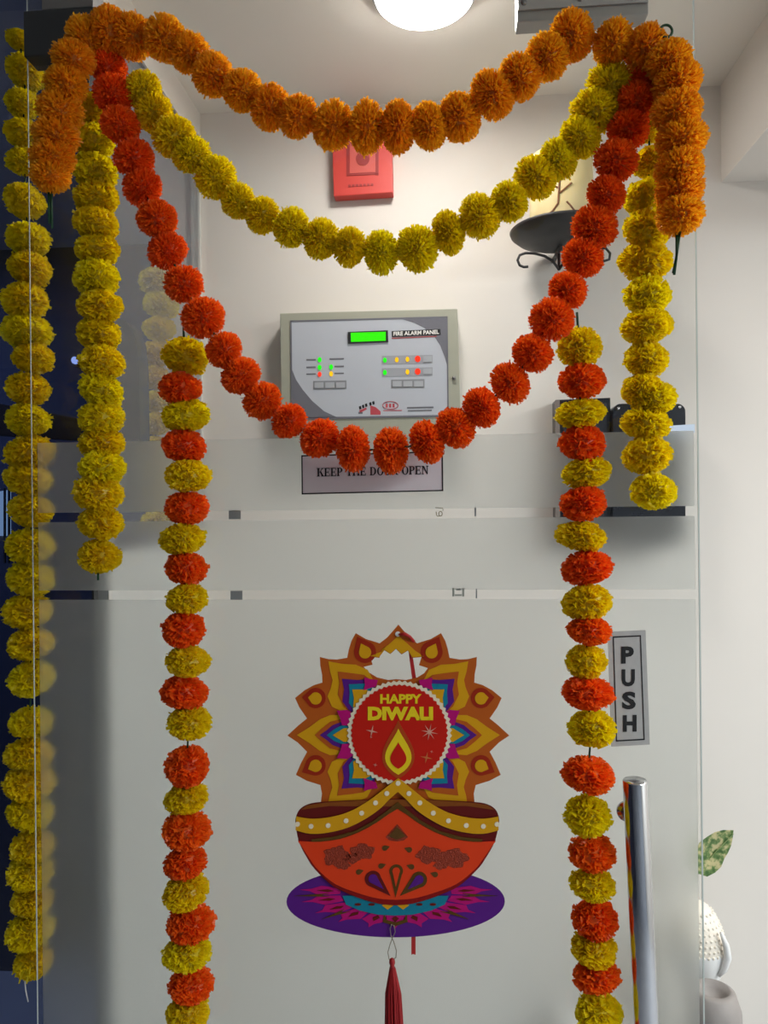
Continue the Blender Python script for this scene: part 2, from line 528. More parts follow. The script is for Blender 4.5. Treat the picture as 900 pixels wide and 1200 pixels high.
# ------------------------------------------------------------------ magnetic lock, top right, behind the glass
ym = Y_DOOR + TH + 0.004
lk = thing('magnetic_lock', P(682, 22, ym), 'long grey magnetic lock behind the glass at the top right', 'lock')
zl0 = P(682, 21, ym).z
xk0, xk1 = P(606, 10, ym).x, P(760, 10, ym).x
box('body', (xk0, ym, zl0), (xk1, ym + 0.028, Z_TOP + 0.02), mat('lock_grey', (150, 148, 144), 0.4, 0.5), lk, bevel=0.002)
box('cover_strip', (xk0 + 0.001, ym - 0.003, zl0 + 0.014), (xk1 - 0.001, ym, Z_TOP), mat('lock_plate', (168, 166, 164), 0.35, 0.6), lk)
for fx in (0.05, 0.48, 0.85):
    c = Vector((xk0 + (xk1 - xk0) * fx, ym - 0.003, zl0 + 0.024))
    tube('screw', [c, c + Vector((0, -0.0015, 0))], 0.004, GREYMETAL, lk, 12)

# ------------------------------------------------------------------ flowers and garlands
def flower_mesh(name, n, seed, wide, fringe, core):
    r = random.Random(seed)
    verts, faces = [], []
    ga = math.pi * (3 - math.sqrt(5))
    off = r.random() * 6.28
    lump = [Vector((r.uniform(-1, 1), r.uniform(-1, 1), r.uniform(-1, 1))).normalized() for _ in range(5)]
    lamp_ = [r.uniform(-0.14, 0.12) for _ in range(5)]
    for i in range(n):
        z = 1 - 2 * (i + 0.5) / n
        rr = math.sqrt(max(0, 1 - z * z)); th = ga * i + off
        d = Vector((rr * math.cos(th), rr * math.sin(th), z))
        d = (d + Vector((r.gauss(0, .08), r.gauss(0, .08), r.gauss(0, .08)))).normalized()
        L = r.uniform(0.90, 1.03)
        for lv, la_ in zip(lump, lamp_):
            L += la_ * max(0, d.dot(lv)) ** 3
        if r.random() < fringe: L += r.uniform(0.02, 0.10)
        s = d.cross(Vector((r.uniform(-1, 1), r.uniform(-1, 1), r.uniform(-1, 1)))).normalized()
        nrm = d.cross(s)
        w_ = wide * r.uniform(0.7, 1.25)
        curl = nrm * r.uniform(-0.12, 0.12)
        b0 = d * 0.35
        mi = d * (L * 0.74) + curl * 0.3
        ti = d * L + curl
        k = len(verts)
        notch = r.uniform(-0.01, 0.05)
        verts += [b0 - s * w_ * 0.25, b0 + s * w_ * 0.25, mi - s * w_ * 0.7, mi + s * w_ * 0.7,
                  ti - s * w_ * r.uniform(0.75, 1.1), ti - d * notch, ti + s * w_ * r.uniform(0.75, 1.1) - d * r.uniform(0, 0.05),
                  mi + nrm * w_ * 0.25]
        faces += [(k, k + 1, k + 3, k + 7), (k, k + 7, k + 2), (k + 2, k + 7, k + 5, k + 4), (k + 7, k + 3, k + 6, k + 5)]
    # inner body
    base = len(verts)
    bm = bmesh.new(); bmesh.ops.create_icosphere(bm, subdivisions=2, radius=core)
    bm.verts.ensure_lookup_table()
    verts += [v.co.copy() for v in bm.verts]
    faces += [tuple(base + v.index for v in f.verts) for f in bm.faces]
    bm.free()
    me = bpy.data.meshes.new(name)
    me.from_pydata([tuple(v) for v in verts], [], faces)
    me.materials.append(None)
    return me


FUZZY = [flower_mesh('fuzzy_pompom', 1250, 100 + i, 0.052, 0.07, 0.66) for i in range(5)]
RUFFLE = [flower_mesh('ruffled_marigold', 560, 200 + i, 0.115, 0.08, 0.74) for i in range(6)]
ORANGE = petal_mat('orange_petals', (255, 182, 30), 0.64, hue=0.005)
RED = petal_mat('red_orange_petals', (255, 110, 24), 0.5, hue=0.004)
YELLOW = petal_mat('yellow_petals', (250, 228, 14), 0.6, hue=0.008)


def garland(name, label, cat, flowers, Y, string_pts=None, group=None, jitter=0.006, orient='path', strands=()):
    """flowers: (px, py, half width px, half height px, material, mesh set); axis follows the string"""
    group = {'yellow_garland_strand': 'plain yellow flower strands', 'mixed_garland_strand': 'alternating yellow and red strands',
             'orange_garland_tail': 'short orange bunches at the corners'}.get(name, 'draped flower garlands')
    top = min(flowers, key=lambda f: f[1])
    root = thing(name, P(top[0], top[1], Y), label, cat, group)
    org = ORG[root.name]
    centres = []
    for i, (px, py, rw, rh, ma, fam) in enumerate(flowers):
        c = P(px, py, Y + rnd.uniform(-jitter, jitter))
        centres.append(c)
    for i, (px, py, rw, rh, ma, fam) in enumerate(flowers):
        a = centres[max(0, i - 1)]; b = centres[min(len(centres) - 1, i + 1)]
        t = (b - a)
        t = t.normalized() if t.length > 1e-6 else Vector((0, 0, 1))
        if orient == 'vertical':
            t = (t * 0.4 + Vector((rnd.uniform(-.25, .25), rnd.uniform(-.3, .3), 1 if t.z > 0 else -1))).normalized()
        else:
            t = (t + Vector((rnd.uniform(-.2, .2), rnd.uniform(-.2, .2), rnd.uniform(-.2, .2)))).normalized()
        q = t.to_track_quat('Z', 'Y')
        q = q @ Matrix.Rotation(rnd.uniform(0, 6.28), 3, 'Z').to_quaternion()
        o = bpy.data.objects.new('flower', rnd.choice(fam)); COL.objects.link(o)
        o.material_slots[0].link = 'OBJECT'; o.material_slots[0].material = ma
        o.parent = root
        o.location = centres[i] - org
        o.rotation_mode = 'QUATERNION'; o.rotation_quaternion = q
        s = centres[i].y / F_PX * 1.09
        o.scale = (rw * s * rnd.uniform(.96, 1.05), rw * s * rnd.uniform(.96, 1.05), rh * s)
    pts = [P(x, y, Y) for x, y in string_pts] if string_pts else centres
    tube('string', pts, 0.0013, GREENWIRE, root, 6)
    for st in strands:
        tube('wire_end', [P(x, y, Y) for x, y in st], 0.0016, GREENWIRE, root, 6)
    return root


def fl(lst, ma, fam, rw=24, rh=21):
    out = []
    for f in lst:
        x, y = f[0], f[1]
        a = f[2] if len(f) > 2 else rw
        b = f[3] if len(f) > 3 else (f[2] * rh / rw if len(f) > 2 else rh)
        out.append((x, y, a, b, ma, fam))
    return out


# top orange swag
garland('orange_garland_swag', 'top orange marigold garland draped in the shallowest curve', 'garland',
        fl([(104, 48, 27), (130, 36, 26), (158, 42, 26), (194, 46, 26), (222, 62, 24), (250, 88, 25), (284, 107, 24), (317, 126, 24), (350, 137, 24),
            (391, 148, 27, 24), (431, 150, 28, 20), (467, 149, 29, 20), (503, 148, 26, 20), (538, 137, 26, 24), (577, 111, 27, 23), (609, 91, 26, 23),
            (641, 67, 26, 22), (670, 42, 27, 24), (719, 50, 25, 22), (757, 58, 25, 22)], ORANGE, FUZZY, 25, 23), 0.925)
# yellow swag
garland('yellow_garland_swag', 'yellow marigold garland draped in a curve under the orange one', 'garland',
        fl([(168, 106, 22), (180, 132, 22), (204, 160, 24), (225, 182, 23), (253, 208, 25), (279, 236, 21), (308, 252, 21), (342, 267, 23), (376, 280, 23),
            (410, 290, 22), (447, 296, 25, 20), (489, 291, 26, 23), (526, 273, 24, 18), (563, 253, 26, 23), (597, 237, 23, 19), (627, 208, 24), (654, 186, 24),
            (680, 161, 23), (697, 130, 26), (716, 100, 27)], YELLOW, FUZZY, 24, 21), 0.945)
# red-orange swag
garland('red_garland_swag', 'red-orange marigold garland draped in the deepest curve', 'garland',
        fl([(126, 78, 22), (133, 110, 23), (141, 147, 23), (157, 185, 23), (167, 220, 23), (185, 257, 24), (197, 294, 23), (215, 333, 23), (238, 372, 25),
            (263, 410, 22), (282, 440, 22), (308, 470, 24), (339, 494, 22, 19), (375, 514, 24, 21), (414, 526, 26, 19), (459, 528, 26, 20), (501, 518, 25, 19),
            (534, 501, 25, 21), (565, 477, 24, 20), (598, 449, 23, 20), (624, 414, 23), (647, 374, 26), (666, 340, 22), (683, 302, 24), (697, 266, 26, 23),
            (712, 227, 23), (722, 188, 23), (736, 152, 23), (747, 120, 24), (757, 92, 22)], RED, FUZZY, 24, 21), 0.935)


def alternating(lst, first):
    out = []
    for i, f in enumerate(lst):
        ma = YELLOW if f[2] == 'y' else RED
        x, y = f[0], f[1]
        rw = f[3] if len(f) > 3 else 26
        rh = f[4] if len(f) > 4 else 19.5
        out.append((x, y, rw, rh, ma, RUFFLE))
    return out


garland('mixed_garland_strand', 'long strand of alternating yellow and red-orange flowers on the left of the door', 'garland',
        alternating([(216, 418, 'y', 26, 21), (212, 455, 'r'), (217, 487, 'y', 28), (215, 523, 'r', 25, 20), (221, 558, 'y', 26), (218, 595, 'r', 26, 20), (213, 631, 'y', 27, 18),
                     (218, 665, 'r', 25), (219, 701, 'y', 24, 18), (216, 737, 'r', 25, 21), (221, 775, 'y', 25), (215, 812, 'r', 27, 20), (221, 847, 'y', 27, 19),
                     (219, 898, 'r', 25, 24), (219, 936, 'y', 26, 18), (218, 973, 'r', 26, 22), (217, 1010, 'r', 25, 19), (219, 1045, 'y', 26, 19), (223, 1081, 'r', 27, 19),
                     (219, 1116, 'y', 27, 19), (225, 1154, 'r', 26, 19), (220, 1188, 'y', 25, 18), (222, 1224, 'r', 26, 19)], 'y'), 0.960, orient='vertical',
        strands=(((215, 384), (216, 405)),))
garland('mixed_garland_strand', 'long strand of alternating yellow and red-orange flowers beside the handle', 'garland',
        alternating([(679, 408, 'y', 25, 23), (681, 447, 'r', 26, 20), (679, 485, 'y', 28, 17), (682, 520, 'r', 25, 21), (687, 554, 'y', 27, 18), (684, 590, 'r', 25, 20),
                     (681, 629, 'y', 27, 17), (688, 666, 'r', 28, 20), (687, 705, 'y', 27, 20), (690, 739, 'r', 25, 17), (686, 776, 'y', 21, 19), (688, 812, 'r', 26, 18),
                     (693, 854, 'y', 25, 21), (689, 908, 'r', 28, 20), (688, 955, 'y', 25, 24), (693, 999, 'r', 27, 18), (693, 1036, 'y', 26, 18), (696, 1077, 'r', 27, 22),
                     (697, 1111, 'y', 26, 18), (700, 1144, 'r', 24, 19), (701, 1186, 'y', 26, 20), (703, 1224, 'r', 26, 19)], 'y'), 0.960, orient='vertical',
        strands=(((676, 366), (678, 392)),))
# plain yellow strands
garland('yellow_garland_strand', 'yellow strand hanging over the frosted glass next to the hinge', 'garland',
        fl([(104, 128, 22), (110, 165, 25), (111, 200, 26), (112, 232, 25), (112, 262, 26), (114, 292, 26), (113, 325, 27), (118, 358, 25), (117, 392, 25), (119, 425, 26), (118, 458, 26),
            (118, 490, 27), (119, 520, 25), (120, 548, 26), (115, 578, 27, 22), (118, 613, 26, 20), (118, 652, 26, 21)], YELLOW, RUFFLE, 26, 21), 0.962, orient='vertical',
        strands=(((115, 670), (115, 680)),))
garland('yellow_garland_strand', 'yellow strand hanging behind the glass at the left edge', 'garland',
        fl([(22, 46, 15), (30, 85, 23), (28, 122, 21), (27, 157, 21), (29, 190, 21), (30, 236, 23, 21), (33, 280, 25), (34, 315, 25), (30, 352, 27), (32, 388, 28), (38, 420, 23), (32, 455, 24),
            (34, 492, 26), (34, 530, 26), (33, 562, 26), (36, 598, 25), (36, 640, 27), (37, 678, 27), (33, 716, 27), (36, 755, 25), (36, 795, 26, 22), (35, 847, 25, 19), (34, 885, 26, 21),
            (33, 918, 27, 20), (35, 953, 26, 20), (38, 992, 24, 18), (35, 1022, 26, 19), (38, 1056, 23, 19), (34, 1090, 26, 20), (38, 1128, 22, 19)], YELLOW, RUFFLE, 26, 20.5), 1.06, orient='vertical', jitter=0.003)
garland('yellow_garland_strand', 'yellow strand hanging on the right under the orange tassel of flowers', 'garland',
        fl([(760, 150, 20), (762, 190, 22), (757, 232, 24), (757, 270, 26), (757, 307, 28, 22), (758, 347, 26, 21), (757, 384, 28, 19), (757, 422, 24, 20), (752, 456, 22, 18), (766, 468, 24, 20),
            (756, 496, 27, 18), (758, 533, 27, 21), (766, 575, 25, 21)], YELLOW, RUFFLE, 26, 21), 0.965, orient='vertical')
# short orange tails
garland('orange_garland_tail', 'short bunch of orange flowers hanging at the top right corner', 'garland',
        fl([(783, 72, 25), (793, 98, 26), (792, 130, 27), (798, 163, 27), (795, 198, 26), (796, 224, 26), (797, 252, 27)], ORANGE, FUZZY, 26, 22), 0.905,
        orient='vertical', strands=(((797, 270), (794, 292), (790, 322)), ((793, 272), (793, 300), (789, 320)),
                                    ell(780.5, 36.5, 7.2, 7.2, 18) + [(787.7, 36.5)]))
garland('orange_garland_tail', 'short bunch of orange flowers hanging at the top left corner', 'garland',
        fl([(86, 70, 24), (78, 100, 25), (71, 130, 26), (66, 160, 26), (62, 186, 26), (60, 206, 24)], ORANGE, FUZZY, 25, 22), 0.905,
        orient='vertical', strands=(((60, 225), (61, 268)), ((57, 225), (58, 262))))
garland('yellow_garland_strand', 'pale yellow strand seen through the hazy partition', 'garland',
        fl([(186, 330, 22), (188, 358, 21), (187, 386, 19), (184, 414, 20), (181, 442, 19), (181, 470, 17), (181, 496, 18), (183, 524, 18), (183, 552, 18), (184, 580, 18), (185, 610, 18)], YELLOW, RUFFLE, 20, 15), 1.62, orient='vertical', jitter=0.003)

# frayed ends
bm = bmesh.new()
for k in range(9):
    a = P(26 + k * 1.3, 1128, 1.04); b = P(14 + k * 2.4 + rnd.uniform(-2, 2), 1146 + rnd.uniform(-8, 10), 1.035)
    add_tube(bm, [a, (a + b) / 2 + Vector((0, -0.002, 0)), b], [0.002, 0.0022, 0.0008], 5)
fr = [o for o in COL.objects if o.get('label', '').startswith('yellow strand hanging behind the glass')][0]
from_bm('frayed_petals', bm, YELLOW, fr)
tube('thread', [P(29, 1146, 1.04), P(30, 1160, 1.04), P(33, 1174, 1.04)], 0.0009, WHITE, fr, 5)

# ------------------------------------------------------------------ the diya hanging card
YC = 0.972
card = thing('diwali_hanging', P(464, 1100, YC), 'colourful Happy Diwali cardboard hanging with an oil lamp bowl and tassel', 'decoration')
CO = mat('card_orange', (176, 84, 24), 0.45, var=0.04)
CY = mat('card_yellow', (206, 148, 16), 0.45, var=0.04)
CYB = mat('card_bright_yellow', (226, 196, 30), 0.45, var=0.03)
CR = mat('card_red', (188, 28, 14), 0.45, var=0.05)
CDR = mat('card_dark_red', (150, 40, 16), 0.45, var=0.05)
CPU = mat('card_purple', (84, 26, 120), 0.4, var=0.05)
CTE = mat('card_teal', (20, 118, 140), 0.45, var=0.05)
CPI = mat('card_pink', (176, 14, 104), 0.4, var=0.05)
CMA = mat('card_maroon', (96, 22, 18), 0.4, var=0.05)
CBR = mat('card_brown', (126, 66, 20), 0.45, var=0.05)
COL_ = mat('card_olive', (86, 58, 18), 0.4, var=0.08)
CCR = mat('card_cream', (228, 214, 186), 0.6, var=0.04)
CFR = mat('card_flame_red', (216, 60, 22), 0.4, var=0.04)


def axis(y):
    return 466.8 - max(0.0, y - 905) * 0.022


def cpt(u, y): return (axis(y) + u, y)


def lay(name, pts, level, material, mirror=False, parent=card, cut=None):
    """flat card layer; level counts card plies towards the viewer"""
    outs = []
    for sgn in ((1, -1) if mirror else (1,)):
        pix = [cpt(sgn * u, y) for u, y in pts]
        yf = YC - level * 0.0005
        bm = bmesh.new()
        if cut is None:
            add_prism(bm, [P(x, y, yf) for x, y in pix], Vector((0, 0.0007, 0)))
        else:
            # outline with a hole: triangulated between both loops
            loops = [pix, cut]
            fr_, bk = [], []
            edges = []
            for lp_ in loops:
                vs = [bm.verts.new(P(x, y, yf)) for x, y in lp_]
                edges += [bm.edges.new((vs[i], vs[(i + 1) % len(vs)])) for i in range(len(vs))]
            bmesh.ops.triangle_fill(bm, use_beauty=True, use_dissolve=False, edges=edges)
            r = bmesh.ops.extrude_face_region(bm, geom=bm.faces[:])
            for v in r['geom']:
                if isinstance(v, bmesh.types.BMVert): v.co.y += 0.0007
        outs.append(from_bm(name, bm, material, parent))
    return outs


def full(right):
    return right + [(-u, y) for u, y in reversed(right) if abs(u) > 0.01]


def smooth(pts, n=4):
    out = []
    for i in range(len(pts) - 1):
        p0 = pts[max(0, i - 1)]; p1 = pts[i]; p2 = pts[i + 1]; p3 = pts[min(len(pts) - 1, i + 2)]
        for k in range(n):
            t = k / n
            out.append(tuple(0.5 * (2 * p1[j] + (p2[j] - p0[j]) * t + (2 * p0[j] - 5 * p1[j] + 4 * p2[j] - p3[j]) * t * t + (3 * p1[j] - p0[j] - 3 * p2[j] + p3[j]) * t ** 3) for j in (0, 1)))
    out.append(pts[-1])
    return out


def drop(cx, cy, r, tx, ty, n=16):
    """tear shape: circle at (cx,cy) drawn out to a tip"""
    a = math.atan2(ty - cy, tx - cx)
    pts = [(tx, ty)]
    for i in range(n + 1):
        b = a + 1.0 + (2 * math.pi - 2.0) * i / n
        pts.append((cx + r * math.cos(b), cy + r * math.sin(b)))
    return pts


lotus_px = [(426, 781.5), (436.5, 779), (434, 769.5), (444.5, 771), (448.5, 761), (457.5, 766.5), (464, 760.5), (470.5, 767), (478, 762.5), (483, 771), (494, 770), (491, 779.5),
            (501.5, 783), (497, 789), (489, 794), (476, 797), (464, 796), (455, 797), (442, 794), (432, 788)]
lotus = list(lotus_px)
out_r = [(0, 732), (6, 739), (13, 747), (22, 754), (28, 752), (38, 749), (50, 742), (55, 751), (58, 761), (60, 771), (72, 773), (82, 772.5), (92, 770), (91.5, 780), (89.5, 790), (89, 800),
         (99, 803), (110, 809), (121, 818), (116, 829), (107, 842), (117, 850), (130, 862), (118, 870), (107, 881), (114, 894), (120, 908), (107, 915), (91, 920), (89, 930), (91, 950)]
lay('card_base', full(out_r), 0, CO, cut=lotus)
# top petal, yellow roof around the lotus opening
lay('petal_band', [(x - 466.8, y) for x, y in [(434, 768.8), (446, 764), (456, 755), (467, 745), (478, 755), (487, 763), (497, 769.5), (494, 769.4), (483.3, 770.2), (478, 761.8), (470.5, 766.2), (464, 759.8),
                                               (457.5, 765.8), (448.2, 760.3), (444.2, 770.3)]], 1, CY)
# small petals
for (bx, by, br, tx, ty) in ((39, 764, 13, 48, 746), (97, 818, 12, 113, 817), (97, 897, 12, 113, 905)):
    lay('petal_drop', drop(bx, by, br, tx, ty), 1, CDR, True)
    lay('petal_eye', drop(bx, by + 0.5, 7.2, bx + (tx - bx) * .55, by + (ty - by) * .55), 2, CY, True)
# corner petals, upper and lower, and the side petals
corner = [(CY, [(36, 785), (50, 779), (66, 778), (82, 775), (80, 787), (77, 797), (79, 806), (83, 816), (78, 828), (64, 835), (30, 850), (28, 800)]),
          (CO, [(40, 791), (54, 789), (71, 787), (69, 800), (71, 814), (64, 828), (52, 838), (24, 850), (28, 800)]),
          (CPU, [(34, 796), (48, 797), (66, 795.5), (63.5, 808), (65.5, 822), (58, 832), (44, 842), (24, 850), (28, 800)]),
          (CTE, [(36, 801), (58, 802), (57, 812), (58, 824), (50, 834), (24, 850), (26, 810)]),
          (CY, [(38, 808), (54, 808), (52, 818), (53, 828), (24, 850), (26, 815)])]
for k, (ma, pts) in enumerate(corner):
    lay('corner_petal', pts, 1 + k, ma, True)
    lay('corner_petal', [(u, 861 + (861 - y) * 0.965) for u, y in pts][::-1], 1 + k, ma, True)
sidep = [(CY, [(50, 846), (68, 838), (80, 838), (92, 843), (104, 852), (119, 861.5), (104, 871), (92, 880), (80, 885), (68, 884), (50, 876)]),
         (CO, [(50, 848), (68, 843), (80, 846), (90, 854), (98, 861.5), (90, 869), (80, 877), (68, 880), (50, 874)]),
         (CPU, [(50, 850), (66, 846), (77, 850), (84, 856), (92, 861.5), (84, 867), (77, 873), (66, 877), (50, 872)]),
         (CTE, [(50, 852), (66, 850), (75, 854.5), (84, 861.5), (75, 868.5), (66, 872), (50, 870)]),
         (CY, [(50, 853), (64, 853.5), (77, 861.5), (64, 869.5), (50, 869)])]
for k, (ma, pts) in enumerate(sidep):
    lay('side_petal', pts, 1 + k, ma, True)
for tri in ([(50, 838), (60, 832), (72, 833), (68, 842), (66, 850), (56, 850)], [(26, 804), (24, 797), (32, 796), (40, 794), (39, 803), (41, 809)]):
    lay('pink_point', tri, 6, CPI, True)
    lay('pink_point', [(u, 861 + (861 - y) * 0.98) for u, y in tri][::-1], 6, CPI, True)
# round medallion
CX, CYY, RR = 1.2, 859.0, 60.5
teeth = []
for i in range(116):
    a = 2 * math.pi * i / 116
    rr = RR + (1.2 if i % 2 else -1.2)
    teeth.append((CX + rr * math.cos(a), CYY + rr * math.sin(a)))
lay('scalloped_ring', teeth, 7, CCR)
teeth = []
for i in range(116):
    a = 2 * math.pi * (i + 0.0) / 116
    rr = 56.2 + (0.9 if i % 2 else -0.9)
    teeth.append((CX + rr * math.cos(a), CYY + rr * math.sin(a)))
lay('medallion', teeth, 8, CR)
text_part('lettering', 'HAPPY', 445.5, 824.5, 494.0, 11.0, YC - 0.0046, CYB, card, 0.04, 0.0004)
text_part('lettering', 'DIWALI', 431.0, 844.2, 507.5, 16.0, YC - 0.0046, CYB, card, 0.06, 0.0004)


def flame(tip, bot, hw):
    pts = []
    h = bot - tip
    for i in range(15):
        t = i / 14
        y = tip + h * t
        wd = hw * (math.sin(math.pi * min(1, t ** 1.45)) ** 0.8 if t < 1 else 0)
        pts.append((wd, y))
    return [(u, y) for u, y in pts] + [(-u, y) for u, y in reversed(pts[1:-1])]


lay('flame_halo', flame(844, 913, 19), 9, mat('card_halo', (168, 66, 22), 0.45))
lay('flame', flame(854, 908, 15.5), 10, CYB)
lay('flame_heart', flame(870, 901, 9.5), 11, CR)
SPK = mat('card_sparkle', (206, 150, 130), 0.5)


def star(cx, cy, r, n, level, ma):
    pts = []
    for i in range(2 * n):
        a = math.pi * i / n + 0.2
        rr = r if i % 2 == 0 else r * 0.18
        pts.append((cx + rr * math.cos(a), cy + rr * math.sin(a)))
    lay('sparkle', pts, level, ma)


star(-31, 857, 7, 4, 9, SPK); star(36.5, 858, 10, 8, 9, SPK); star(33, 888, 7, 4, 9, mat('card_sparkle_gold', (196, 112, 60), 0.5)); star(-27, 896.5, 2.6, 4, 9, SPK)
star(39, 881, 1.8, 4, 9, SPK); star(-32, 864, 1.6, 4, 9, SPK)

# purple plate (behind the bowl)
A0 = 0.2
lay('plate', [(A0 + 128 * math.cos(2 * math.pi * i / 64), 1056.5 + 42 * math.sin(2 * math.pi * i / 64)) for i in range(64)], 1, CPU)


def plate_pt(r, deg):
    a = math.radians(deg)
    return (A0 + 126 * r * math.cos(a), 1047 + 46 * r * math.sin(a))


for i, dg in enumerate((-6, 14, 34, 54, 74, 90, 106, 126, 146, 166, 186)):
    wdt = 9.5
    lay('plate_petal', [plate_pt(.52, dg - wdt * .8), plate_pt(.72, dg - wdt), plate_pt(.80, dg - 2), plate_pt(.90, dg), plate_pt(.80, dg + 2), plate_pt(.72, dg + wdt), plate_pt(.52, dg + wdt * .8)], 2, CPI)
    lay('petal_eye', [plate_pt(.64, dg - 3), plate_pt(.74, dg), plate_pt(.64, dg + 3), plate_pt(.58, dg)], 3, CMA)
for dg in (4, 44, 136, 176):
    lay('dark_leaf', [plate_pt(.62, dg - 4), plate_pt(.95, dg), plate_pt(.62, dg + 4), plate_pt(.70, dg)], 3, COL_)
lay('dark_scallop', [plate_pt(.5, 102), plate_pt(.74, 99), plate_pt(.84, 90), plate_pt(.74, 81), plate_pt(.5, 78), plate_pt(.56, 80), plate_pt(.68, 83), plate_pt(.74, 90), plate_pt(.68, 97), plate_pt(.56, 100)], 3, COL_)
lay('teal_fan', [(-62, 1050), (62, 1050), (58, 1060), (42, 1067), (20, 1072), (0, 1073), (-20, 1072), (-42, 1067), (-58, 1060)], 4, CTE)
for u in (-44, -28, 28, 44):
    lay('fan_dot', [(u + 4 * math.cos(i * .785), 1060 + 1.6 * math.sin(i * .785)) for i in range(8)], 5, CMA)
for u in (-9, 9):
    lay('fan_dot', [(u - 7, 1061), (u, 1066), (u + 7, 1061), (u, 1058)], 5, CY)
# bowl
bowl_r = [(0, 936), (45, 937.5), (90, 940), (106, 943), (115, 949), (119, 958), (119, 967), (114.5, 987), (105, 1005), (95, 1019), (73, 1039), (44, 1052), (20, 1059), (0, 1061)]
lay('bowl', full(smooth(bowl_r)), 6, CMA)
lay('bowl_rim', [(-88, 941), (-45, 938), (0, 937), (45, 938), (88, 941), (106, 944), (113, 949), (80, 944.5), (40, 945), (0, 945), (-40, 945), (-80, 944.5), (-113, 949), (-106, 944)], 7, CBR)
lay('bowl_lower_band', [(116, 984), (114.5, 987), (105, 1005), (95, 1019), (73, 1039), (44, 1052), (20, 1059), (0, 1061), (-20, 1059), (-44, 1052), (-73, 1039), (-95, 1019), (-105, 1005), (-114.5, 987), (-116, 984), (-80, 990), (0, 965), (80, 990)], 7, mat('card_deep_red', (128, 14, 12), 0.4))  # dark red print along the lower edge of the bowl
lay('bowl_front', full(smooth([(0, 948), (10, 954), (24, 964), (44, 975), (66, 983), (90, 986.5), (116, 986)]) + smooth([(112, 991), (102, 1006), (92, 1019), (71, 1036), (43, 1047), (20, 1053), (0, 1054.5)])), 8, CFR)
lay('olive_trim', full([(0, 940), (12, 950), (28, 962), (50, 974), (76, 981), (100, 983.5), (100, 986.6), (90, 986.5), (66, 983), (44, 975), (24, 964), (10, 954), (0, 948)]), 9, COL_)
band_c = [(0, 918), (13, 930), (26, 941), (42, 953), (60, 962), (81, 967.5), (101, 968.5), (119, 966)]
up = [(0, 912), (8, 918), (18, 926), (32, 937), (48, 947), (64, 954), (84, 958.5), (102, 959.5), (118.5, 957)]
dn = [(119, 973), (102, 977), (82, 976), (58, 970), (38, 960), (22, 949), (10, 937), (0, 928)]
lay('yellow_band', full(smooth(up) + smooth(dn)), 10, CY)
for u, y in band_c:
    for s in ((1, -1) if u else (1,)):
        lay('bead', [(s * u - (2 if u > 110 else 0) * s + 2.9 * math.cos(i * math.pi / 6), y + 2.9 * math.sin(i * math.pi / 6)) for i in range(12)], 11, CCR)
# bowl ornaments (embossed)
EMB = mat('embossed_copper', (150, 52, 26), 0.25, 0.35, var=0.35, scale=600, bump=0.8)
GOLD = mat('embossed_olive', (98, 64, 18), 0.3, 0.35, var=0.2, scale=300)
lay('ornament', [(0, 966), (7, 974), (13, 981), (8, 985), (0, 986), (-8, 985), (-13, 981), (-7, 974)], 9, EMB)
lay('ornament', [(0, 969), (10, 980), (0, 984), (-10, 980)], 10, GOLD)
for cx, cy, rx, ry in ((-70, 1004, 15, 12), (-40, 998, 14, 9), (-52, 1006, 9, 6), (38, 1002, 14, 10), (66, 1006, 18, 11), (52, 1014, 8, 5), (-62, 1014, 8, 5)):
    pts = []
    ph = rnd.random() * 6
    for i in range(26):
        a = 2 * math.pi * i / 26
        k = 1 + 0.13 * math.sin(5 * a + ph) + 0.08 * math.sin(9 * a)
        pts.append((cx + rx * k * math.cos(a), cy + ry * k * math.sin(a)))
    lay('paisley', pts, 8.6 + 0.25 * (cx % 3), EMB)
for (cx, cy, r_, tx, ty, ma) in ((0, 1021, 8, 0, 1052, COL_), (-27, 1030, 9.5, -6, 1050, CMA), (27, 1031, 9.5, 5, 1050, COL_)):
    lay('drop_petal', drop(cx, cy, r_, tx, ty), 9, ma)
    lay('drop_heart', drop(cx, cy, r_ * .55, cx + (tx - cx) * .6, cy + (ty - cy) * .6), 10, CFR if cx == 0 else CPU)
for cx, cy in ((-14, 994), (15, 996), (-18, 1015), (18, 1016), (-44, 1022), (46, 1025)):
    lay('ornament_dot', drop(cx, cy, 3.2, cx + (6 if cx < 0 else -6), cy - 2, 8), 9, GOLD)
# eyelet, cord, tassel
lay('eyelet', [(3.0 * math.cos(i * .52) - 0.6, 743 + 3.0 * math.sin(i * .52)) for i in range(12)], 2, WHITE)
RIB = mat('red_ribbon', (172, 26, 24), 0.5)
tube('ribbon_knot', [P(467, 743.5, YC - 0.003), P(474, 743, YC - 0.004), P(480, 746, YC - 0.004), P(485, 752, YC + 0.002)], [0.0012, 0.0028, 0.002, 0.0022], RIB, card, 8)
pprism('ribbon', [(478.5, 762), (482.5, 762), (487.8, 796), (483, 796)], YC + 0.003, 0.0004, RIB, card)
pprism('ribbon', [(482, 1094), (487, 1094), (487, 1119), (484, 1118), (482, 1119)], YC + 0.003, 0.0004, RIB, card)
WIRE = mat('tassel_wire', (150, 140, 125), 0.35, 0.8)
tube('wire_loop', [P(x, y, YC - 0.003) for x, y in ((459, 1083), (462, 1085), (463, 1092), (460, 1099), (457, 1107), (454.5, 1116), (456, 1124), (460, 1125), (464, 1122), (464.5, 1114), (461.5, 1104), (458, 1096), (457, 1088), (459, 1083))], 0.0006, WIRE, card, 6)
TAS = mat('tassel_thread', (150, 18, 22), 0.55, var=0.2, scale=200)
zc = P(459.5, 1128, YC - 0.003)
